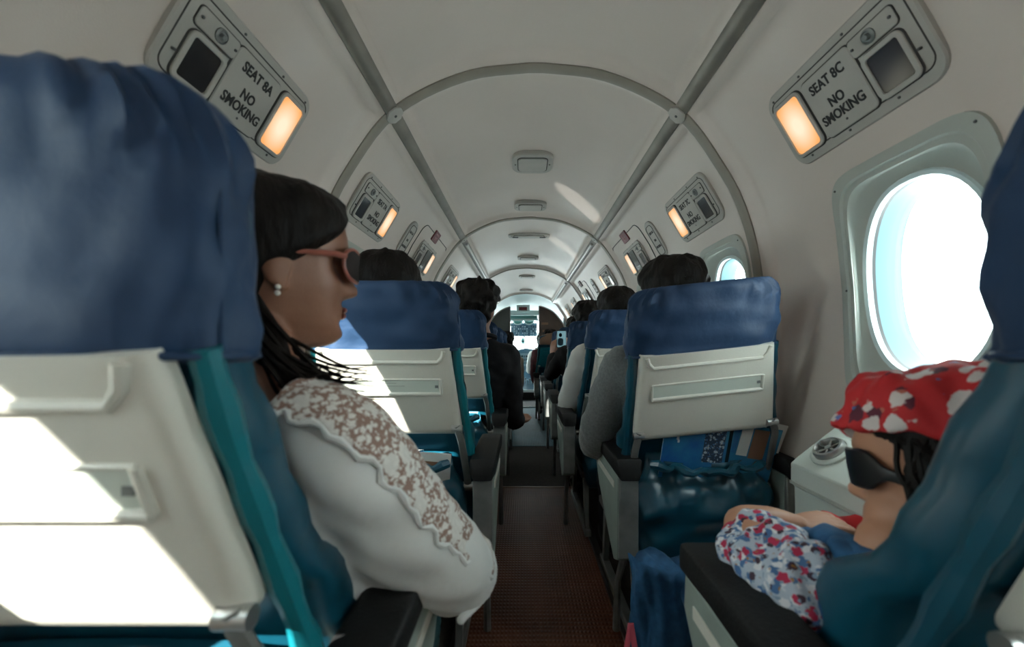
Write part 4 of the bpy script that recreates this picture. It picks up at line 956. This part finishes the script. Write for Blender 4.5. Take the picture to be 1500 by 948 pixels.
mb = MB(); mb.plate(.008, .008, .0035, .004, .0052, (0, -.0605)).xf(rot); obj('home_button', mb, M['knobwhite'], t)

# ------------------------------------------------------------------ woman beside the viewer, in row 8 on the left
def woman():
    hc = V3(-.330, .555, .107); yaw = -math.radians(53); Mx = hframe(hc, yaw, math.radians(-2), math.radians(0)); WS = .91
    hip, chest, nb = V3(-.35, .56, -.42), V3(-.325, .52, -.19), V3(-.300, .495, -.055)
    t = thing('person', 'woman in rose sunglasses and white lace blouse, seen in profile beside the nearest left seat', 'person', (hip.x, hip.y, 0), 'people seated in the cabin'); off = Matrix.Translation(-t.location)
    sh, el, wr = V3(-.215, .475, -.125), V3(-.098, .60, -.335), V3(-.245, .80, -.37)
    mb = MB(); head_mb(mb, Mx, WS, n=64); nk = Mx @ Vector((0, -.040, -.07)); limb(mb, [nk, (nk + nb) / 2 + Vector((0, -.005, 0)), nb - Vector((0, 0, .04))], [.046, .044, .055])
    limb(mb, [nb - Vector((0, 0, .05)), sh], [.05, .035]); limb(mb, [sh, el, wr], [.042, .034, .024]); hand(mb, wr, (-.5, .85, -.1), (0, 0, -1), .88, .45, 1)
    b = robj('body', mb.xf(off), M['skin'], t, .0030, 2, .5)
    # blouse
    mb = MB(); torso(mb, hip, chest, nb - Vector((0, 0, .015)), .155, .155, .105)
    limb(mb, [nb + Vector((.03, 0, -.055)), sh, sh.lerp(el, .5) + Vector((.0, .0, -.012)), el + Vector((0, .01, .0)), el.lerp(wr, .45) + Vector((0, 0, -.006)), el.lerp(wr, .92)], [.058, .064, .068, .056, .054, .04], 18)
    bl = wobj('blouse', mb.xf(off), M['white_cloth'], t, .0065, .0028, 42, 4, 5)
    # lace band along the outer sleeve with a scalloped edge
    P = crom([nb + Vector((.02, -.03, -.035)), sh, sh.lerp(el, .5) + Vector((0, 0, -.012)), el + Vector((.0, .012, .0))], 14); m = len(P) - 1; rows = []
    for i, p in enumerate(P):
        q = i / m; tq = (P[min(i + 1, m)] - P[max(i - 1, 0)]).normalized()
        out = Vector((.62, -.30, .72)); out = (out - tq * out.dot(tq)).normalized(); bi = tq.cross(out)
        r = float(np.interp(q, [0, .3, .65, 1], [.063, .0685, .0725, .0600])); sc_ = .10 * abs(math.sin(i * .62)) + .05 * math.sin(i * 1.9)
        a0, a1 = -1.15, .62 + sc_ - .10 * q
        rows.append([p + (out * math.cos(a) + bi * math.sin(a)) * (r + .0015 * math.sin(a * 9 + i)) - t.location for a in [a0 + (a1 - a0) * k / 16 for k in range(17)]])
    mb = MB(); mb.grid(rows); o = obj('lace_panel', mb, M['lace'], t); k = o.modifiers.new('s', 'SOLIDIFY'); k.thickness = .0016; k.offset = 1
    mb = MB(); mb.tube([r[-1] for r in rows], [.0036 + .0012 * math.sin(i * 2.3) for i in range(len(rows))], 6); obj('lace_edging', mb, M['white_cloth'], o)
    mb = MB(); limb(mb, [el + Vector((.012, -.036, -.040)), el + Vector((.045, .01, -.022)), el + Vector((.038, .05, .005))], [.006, .008, .006], 8); obj('lace_edging', mb.xf(off), M['white_cloth'], o)
    # trousers
    mb = MB()
    for sx in (-1, 1): limb(mb, [hip + Vector((sx * .08, 0, 0)), hip + Vector((sx * .085, .22, .04)), hip + Vector((sx * .09, .42, .02)), hip + Vector((sx * .09, .46, -.2)), hip + Vector((sx * .09, .44, -.36))], [.085, .078, .06, .055, .05])
    wobj('trousers', mb.xf(off), M['teal_trousers'], t, .012, .0035, 60)
    # hair: smooth cap drawn back, loose hair down the neck and shoulder
    mb = MB(); ln = lambda z: float(np.interp(z, [-.09, -.045, -.02, .004, .024, .044, .060, .078, .088], [112, 100, 88, 70, 52, 36, 22, 6, 0]))
    hair_cap(mb, Mx, WS, grow=.016, line=ln, low=-.088, rnd=31, noise=.0014, soft=34)
    hh = obj('hair', mb.xf(off), M['hair'], t, ang=180)
    mb = MB(); r = random.Random(9)
    for i in range(70):
        a = r.uniform(-1, 1); s0 = Mx @ Vector((.055 + .012 * r.random() if a > 0 else a * .06, -.03 - .055 * r.random() - (.03 if a < 0 else 0), -.06 + .02 * r.random()))
        e = V3(-.262 + .075 * r.random(), .455 + .05 * r.random(), -.075 + .055 * r.random()); m1 = s0.lerp(e, .4) + Vector((r.uniform(-.012, .012), r.uniform(-.012, .012), -.012)); m2 = s0.lerp(e, .8) + Vector((.008 * r.random(), r.uniform(-.01, .01), -.016))
        ex = e + Vector((.022 * r.random(), .01, .010 * r.uniform(-1, 1)))
        mb.tube(crom([s0, m1, m2, ex], 4), list(np.linspace(.0042, .0006, 13)), 5)
    tag(obj('loose_hair', mb.xf(off), M['hair'], hh), None, None, None, 'stuff')
    # sunglasses
    S = WS; G = lambda x, y, z: Mx @ (Vector((x, y, z)) * S)
    mb = MB()
    for sx in (-1, 1):
        L = [(sx * (.034 + .029 * math.copysign(abs(math.cos(a)) ** .8, math.cos(a))), .012 + .024 * math.copysign(abs(math.sin(a)) ** .8, math.sin(a))) for a in np.linspace(0, 2 * PI, 25)[:-1]]
        yy = lambda x: .108 - 8.6 * x * x
        pts = [G(x, yy(x), z) for x, z in L]; mb.tube(pts + pts[:1], .0028, 8, caps=False)
    mb.tube([G(-.008, .106, .018), G(0, .109, .020), G(.008, .106, .018)], .0035, 8)
    for sx in (-1, 1): mb.tube([G(sx * .062, .076, .020), G(sx * .074, .058, .019), G(sx * .081, .02, .014), G(sx * .081, -.012, .010), G(sx * .077, -.03, -.008)], [.0042, .0042, .003, .0026, .0026], 8)
    gl = obj('sunglasses', mb.xf(off), M['glasses_frame'], t)
    for sx in (-1, 1):
        L = [(sx * (.034 + .028 * math.copysign(abs(math.cos(a)) ** .8, math.cos(a))), .012 + .023 * math.copysign(abs(math.sin(a)) ** .8, math.sin(a))) for a in np.linspace(0, 2 * PI, 25)[:-1]]
        mb = MB(); mb.loft([[G(x, yy(x) + .0005, z) for x, z in L], [G(x, yy(x) + .003, z) for x, z in L]]); obj('lens', mb.xf(off), M['lens'], gl)
    for dz in (-.038, -.046):
        mb = MB(); mb.ell(Mx @ (Vector((.080, -.010, dz)) * WS), (.0034,) * 3, 10, 8); obj('earring', mb.xf(off), M['pearl'], t)
    mb = MB(); mb.ell(Mx @ (Vector((0, .0895, -.0555)) * WS), (.019, .0045, .0045), 14, 8, Mx.to_3x3().to_4x4()); mb.ell(Mx @ (Vector((0, .0885, -.0645)) * WS), (.017, .0045, .005), 14, 8, Mx.to_3x3().to_4x4()); obj('lips', mb.xf(off), M['lip'], t)
M['teal_trousers'] = mat('dark_teal_trousers', (.02, .07, .08), .7, bump=.3, bs=18)
woman()

# ------------------------------------------------------------------ child in row 8 on the right
def child():
    hc = V3(.500, .475, -.152); yaw = math.radians(33); S = .96; Mx = hframe(hc, yaw, math.radians(-10), math.radians(4))
    hip, chest, nb = V3(.46, .56, -.53), V3(.43, .49, -.33), V3(.432, .475, -.215)
    t = thing('person', 'child in red flowered bandana and dark sunglasses in the nearest right seat', 'person', (hip.x, hip.y, 0), 'people seated in the cabin'); off = Matrix.Translation(-t.location)
    sh, el, wr = V3(.348, .50, -.285), V3(.343, .640, -.282), V3(.440, .665, -.290)
    sh2, el2, wr2 = V3(.52, .50, -.285), V3(.545, .62, -.36), V3(.50, .70, -.36)
    mb = MB(); head_mb(mb, Mx, S, n=64)
    for sx in (-1, 1): mb.ell(Mx @ (Vector((sx * .036, .046, -.054)) * S), (.037, .040, .046), 16, 12)
    mb.ell(Mx @ (Vector((0, .046, -.074)) * S), (.054, .044, .046), 18, 12)
    nk = Mx @ (Vector((0, -.03, -.06)) * S); limb(mb, [nk, (nk + nb) / 2, nb - Vector((0, 0, .02))], [.040, .036, .04])
    for a, b_, c in ((sh, el, wr), (sh2, el2, wr2)): limb(mb, [chest + Vector((0, 0, .03)), a], [.035, .03]); limb(mb, [a, b_, b_.lerp(c, .5) + Vector((0, 0, .006)), c], [.034, .029, .026, .019])
    hand(mb, wr, (1, .05, .10), (0, .2, -1), .66, .35, -1); hand(mb, wr2, (-.5, 1, 0), (0, 0, -1), .62, .4, 1)
    robj('body', mb.xf(off), M['skin_child'], t, .0033, 3, .5)
    # dress: denim pinafore over a flowered blouse with puffed sleeves
    mb = MB(); torso(mb, hip, chest + Vector((0, 0, .0)), nb - Vector((0, 0, .02)), .12, .105, .085); wobj('denim_dress', mb.xf(off), M['denim'], t, .008, .002, 60)
    mb = MB()
    limb(mb, [sh + Vector((-.004, .01, -.016)), sh.lerp(el, .35) + Vector((-.004, 0, -.022)), sh.lerp(el, .62) + Vector((-.006, 0, -.022)), sh.lerp(el, .80) + Vector((-.002, .0, -.008))], [.060, .068, .064, .043], 20)
    limb(mb, [sh2, sh2.lerp(el2, .5), sh2.lerp(el2, .8)], [.05, .06, .04], 16)
    wobj('puffed_sleeve', mb.xf(off), M['sleeve_print'], t, .006, .0045, 75, 2, 3)
    mb = MB(); mb.ell(chest + Vector((-.045, .085, .005)), (.05, .045, .055), 16, 10); limb(mb, [chest + Vector((-.075, .04, -.01)), chest + Vector((-.02, .10, .02))], [.045, .04]); wobj('blouse_front', mb.xf(off), M['sleeve_print'], t, .006, .003, 80, 2, 8)
    mb = MB(); limb(mb, [sh + Vector((.055, -.04, .02)), sh + Vector((.058, .04, .004)), sh + Vector((.068, .09, -.02))], [.036, .042, .036], 14); limb(mb, [hip + Vector((-.06, .05, .01)), hip + Vector((-.07, .20, .02)), hip + Vector((-.07, .32, .0)), hip + Vector((-.07, .35, -.14))], [.065, .06, .055, .05]); limb(mb, [hip + Vector((.06, .05, .03)), hip + Vector((.06, .22, .05)), hip + Vector((.06, .36, .02)), hip + Vector((.06, .40, -.14))], [.075, .07, .06, .055])
    wobj('denim_skirt', mb.xf(off), M['denim'], t, .009, .003, 50, 2, 4)
    # hair under the bandana
    mb = MB(); hair_cap(mb, Mx, S, grow=.008, line=lambda z: float(np.interp(z, [-.08, -.02, .02, .05, .08], [135, 118, 86, 60, 0])), low=-.085, rnd=3, noise=.002); hh = obj('hair', mb.xf(off), M['hair'], t, ang=180)
    mb = MB(); r = random.Random(2)
    for i in range(60):
        p = Mx @ (Vector((-.079 - .008 * r.random(), -.045 + .07 * r.random(), .05)) * S); q = Mx @ (Vector((-.090 - .008 * r.random(), -.05 + .07 * r.random(), .0)) * S); e = Mx @ (Vector((-.086, -.055 + .06 * r.random(), -.055 - .03 * r.random())) * S)
        mb.tube(crom([p, q, e], 4), [.0030] * 8 + [.0008], 5)
    tag(obj('side_hair', mb.xf(off), M['hair'], hh), None, None, None, 'stuff')
    mb = MB(); ln = lambda z: float(np.interp(z, [-.01, .02, .05, .058, .062], [140, 118, 80, 20, 0]))
    hair_cap(mb, Mx @ Matrix.Translation((0, 0, .004)) , S * 1.02, grow=.016, line=ln, low=.026, rnd=8, noise=.0030)
    mb.ell(Mx @ (Vector((0, .078, .066)) * S), (.050, .022, .022), 18, 10, Mx.to_3x3().to_4x4())
    bd = wobj('bandana', mb.xf(off), M['bandana'], t, .0045, .0022, 70, 2, 2)
    mb = MB(); limb(mb, [Mx @ (Vector((-.088, -.03, .035)) * S), Mx @ (Vector((-.10, -.06, -.01)) * S), Mx @ (Vector((-.098, -.075, -.05)) * S)], [.018, .022, .010], 10); obj('bandana_knot', mb.xf(off), M['bandana'], bd)
    # dark wrap sunglasses with a broad strap
    G = lambda x, y, z: Mx @ (Vector((x, y, z)) * S)
    mb = MB(); rows = []
    for k in range(33):
        a = math.radians(-100 + 200 * k / 32); x = .083 * math.sin(a); y = .008 + .092 * math.cos(a); hh_ = .0065 + .0185 * smooth(math.cos(a), .30, .62) - .008 * math.exp(-(x / .012) ** 2)
        rows.append([G(x * f, y + (f - 1) * .08, .012 - .016 * smooth(-y, -.06, .01) + s_ * hh_) for f, s_ in ((1, 1), (1.03, .9), (1.04, 0), (1.03, -.9), (1, -1), (.98, 0))])
    mb.loft(rows); sg_ = obj('sunglasses', mb.xf(off), M['blackplastic'], t)
    for sx in (-1, 1):
        mb = MB(); pts = [G(sx * .083, -.002, -.003), G(sx * .086, -.025, -.008), G(sx * .082, -.055, -.012)]; mb.tube(pts, [.0075, .0075, .007], 10); obj('temple', mb.xf(off), M['blackplastic'], sg_)
child()
# small things by the child
t = thing('red_cloth', 'small piece of bright red cloth beside the hand of the child', 'cloth', V3(.552, .715, -.305))
mb = MB(); Ls = []
for i in range(9):
    q = i / 8; Ls.append([Vector((-.03 + .10 * q + x * .3, y + .01 * math.sin(q * 7), z * (.6 + .5 * math.sin(q * 3)) + .006 * math.sin(q * 12))) for x, y, z in [(.01 * math.cos(a), .020 * math.cos(a), .011 * math.sin(a)) for a in np.linspace(0, 2 * PI, 12)[:-1]]])
mb.loft(Ls); obj('fold', mb, M['red'], t)
t = thing('denim_cloth', 'crumpled blue denim cloth hanging by the aisle in front of the black armrest', 'cloth', V3(.30, .90, -.88))
mb = MB(); Ls = []
for i in range(22):
    q = i / 21; z = .41 - .40 * q; L = []
    for j, (x, y) in enumerate(superell(.066 + .012 * q, .045, 60, 2.4)):
        w_ = .020 * math.sin(j * .75 + q * 5) * (.3 + q) + .010 * math.sin(j * 1.7 - q * 9) + .018 * math.sin(q * 13 + j * .35)
        L.append(Vector((x * (1 + w_ * 4) + .012 * math.sin(q * 4), y * (1 + w_ * 7), z + .012 * math.sin(j * .5))))
    Ls.append(L)
mb.loft(Ls); obj('denim_folds', mb, M['denim'], t, ang=180)
t = thing('pink_strap', 'thin pink strap hanging at the edge of the blue denim by the floor', 'strap', V3(.205, .86, -.88))
for a, b, c in (((.02, 0, .30), (.005, -.01, .22), (.012, 0, .12)), ((.02, 0, .30), (.035, -.012, .20), (.045, 0, .13)), ((.005, 0, .2), (-.012, -.01, .13), (-.004, 0, .03))):
    mb = MB(); mb.tube(crom([a, b, c], 5), .006, 8, flat=.5); obj('strap_band', mb, M['pink'], t)
# magazines in the pocket of the second seat on the right
def magazine(x, y, zr, w, h, tilt, m, label, art):
    t = thing('magazine', label, 'magazine', V3(x, y, zr), 'reading matter in the seat pockets'); Rm = Matrix.Rotation(.2, 4, 'X') @ Matrix.Rotation(tilt, 4, 'Y')
    mb = MB(); mb.box((0, 0, 0), (w, .005, h)).xf(Rm); obj('pages', mb, M['paper'], t, sm=False)
    mb = MB(); mb.box((0, -.0032, 0), (w + .002, .0012, h + .002)).xf(Rm); obj('cover', mb, M[m], t, sm=False)
    for (cx, cz, cw, ch, mm) in art:
        mb = MB(); mb.box((cx * w, -.0043, cz * h), (cw * w, .0008, ch * h)).xf(Rm); obj('printed_block', mb, M[mm], t, sm=False)
    return t
magazine(.475, 1.150, -.345, .19, .26, math.radians(4), 'mag_blue', 'blue magazine with white script in the pocket behind the second right seat',
         [(-.30, .40, .035, .11, 'text_white'), (-.285, .33, .03, .03, 'text_white'), (.24, .30, .30, .38, 'mag_pattern'), (.46, .30, .05, .38, 'dial')])
magazine(.612, 1.158, -.340, .17, .255, math.radians(9), 'mag_teal', 'magazine with blue, white and brown blocks, right of the blue one in the pocket',
         [(-.30, .32, .25, .30, 'mag_blue'), (-.06, .32, .18, .34, 'paper'), (.18, .30, .25, .34, 'mag_brown'), (.41, .30, .14, .36, 'mag_blue')])
t = magazine(.625, 1.166, -.325, .17, .26, math.radians(13), 'paper', 'white folded leaflet sticking out behind the other magazines', [])
magazine(-.33, 1.14, -.37, .13, .17, math.radians(-6), 'mag_blue', 'dark leaflet standing in the pocket behind the second left seat', [(.2, .3, .3, .3, 'mag_brown')])
magazine(-.27, 1.135, -.365, .13, .16, math.radians(5), 'paper', 'pale leaflet in the pocket behind the second left seat', [(0, .3, .5, .1, 'mag_brown')])
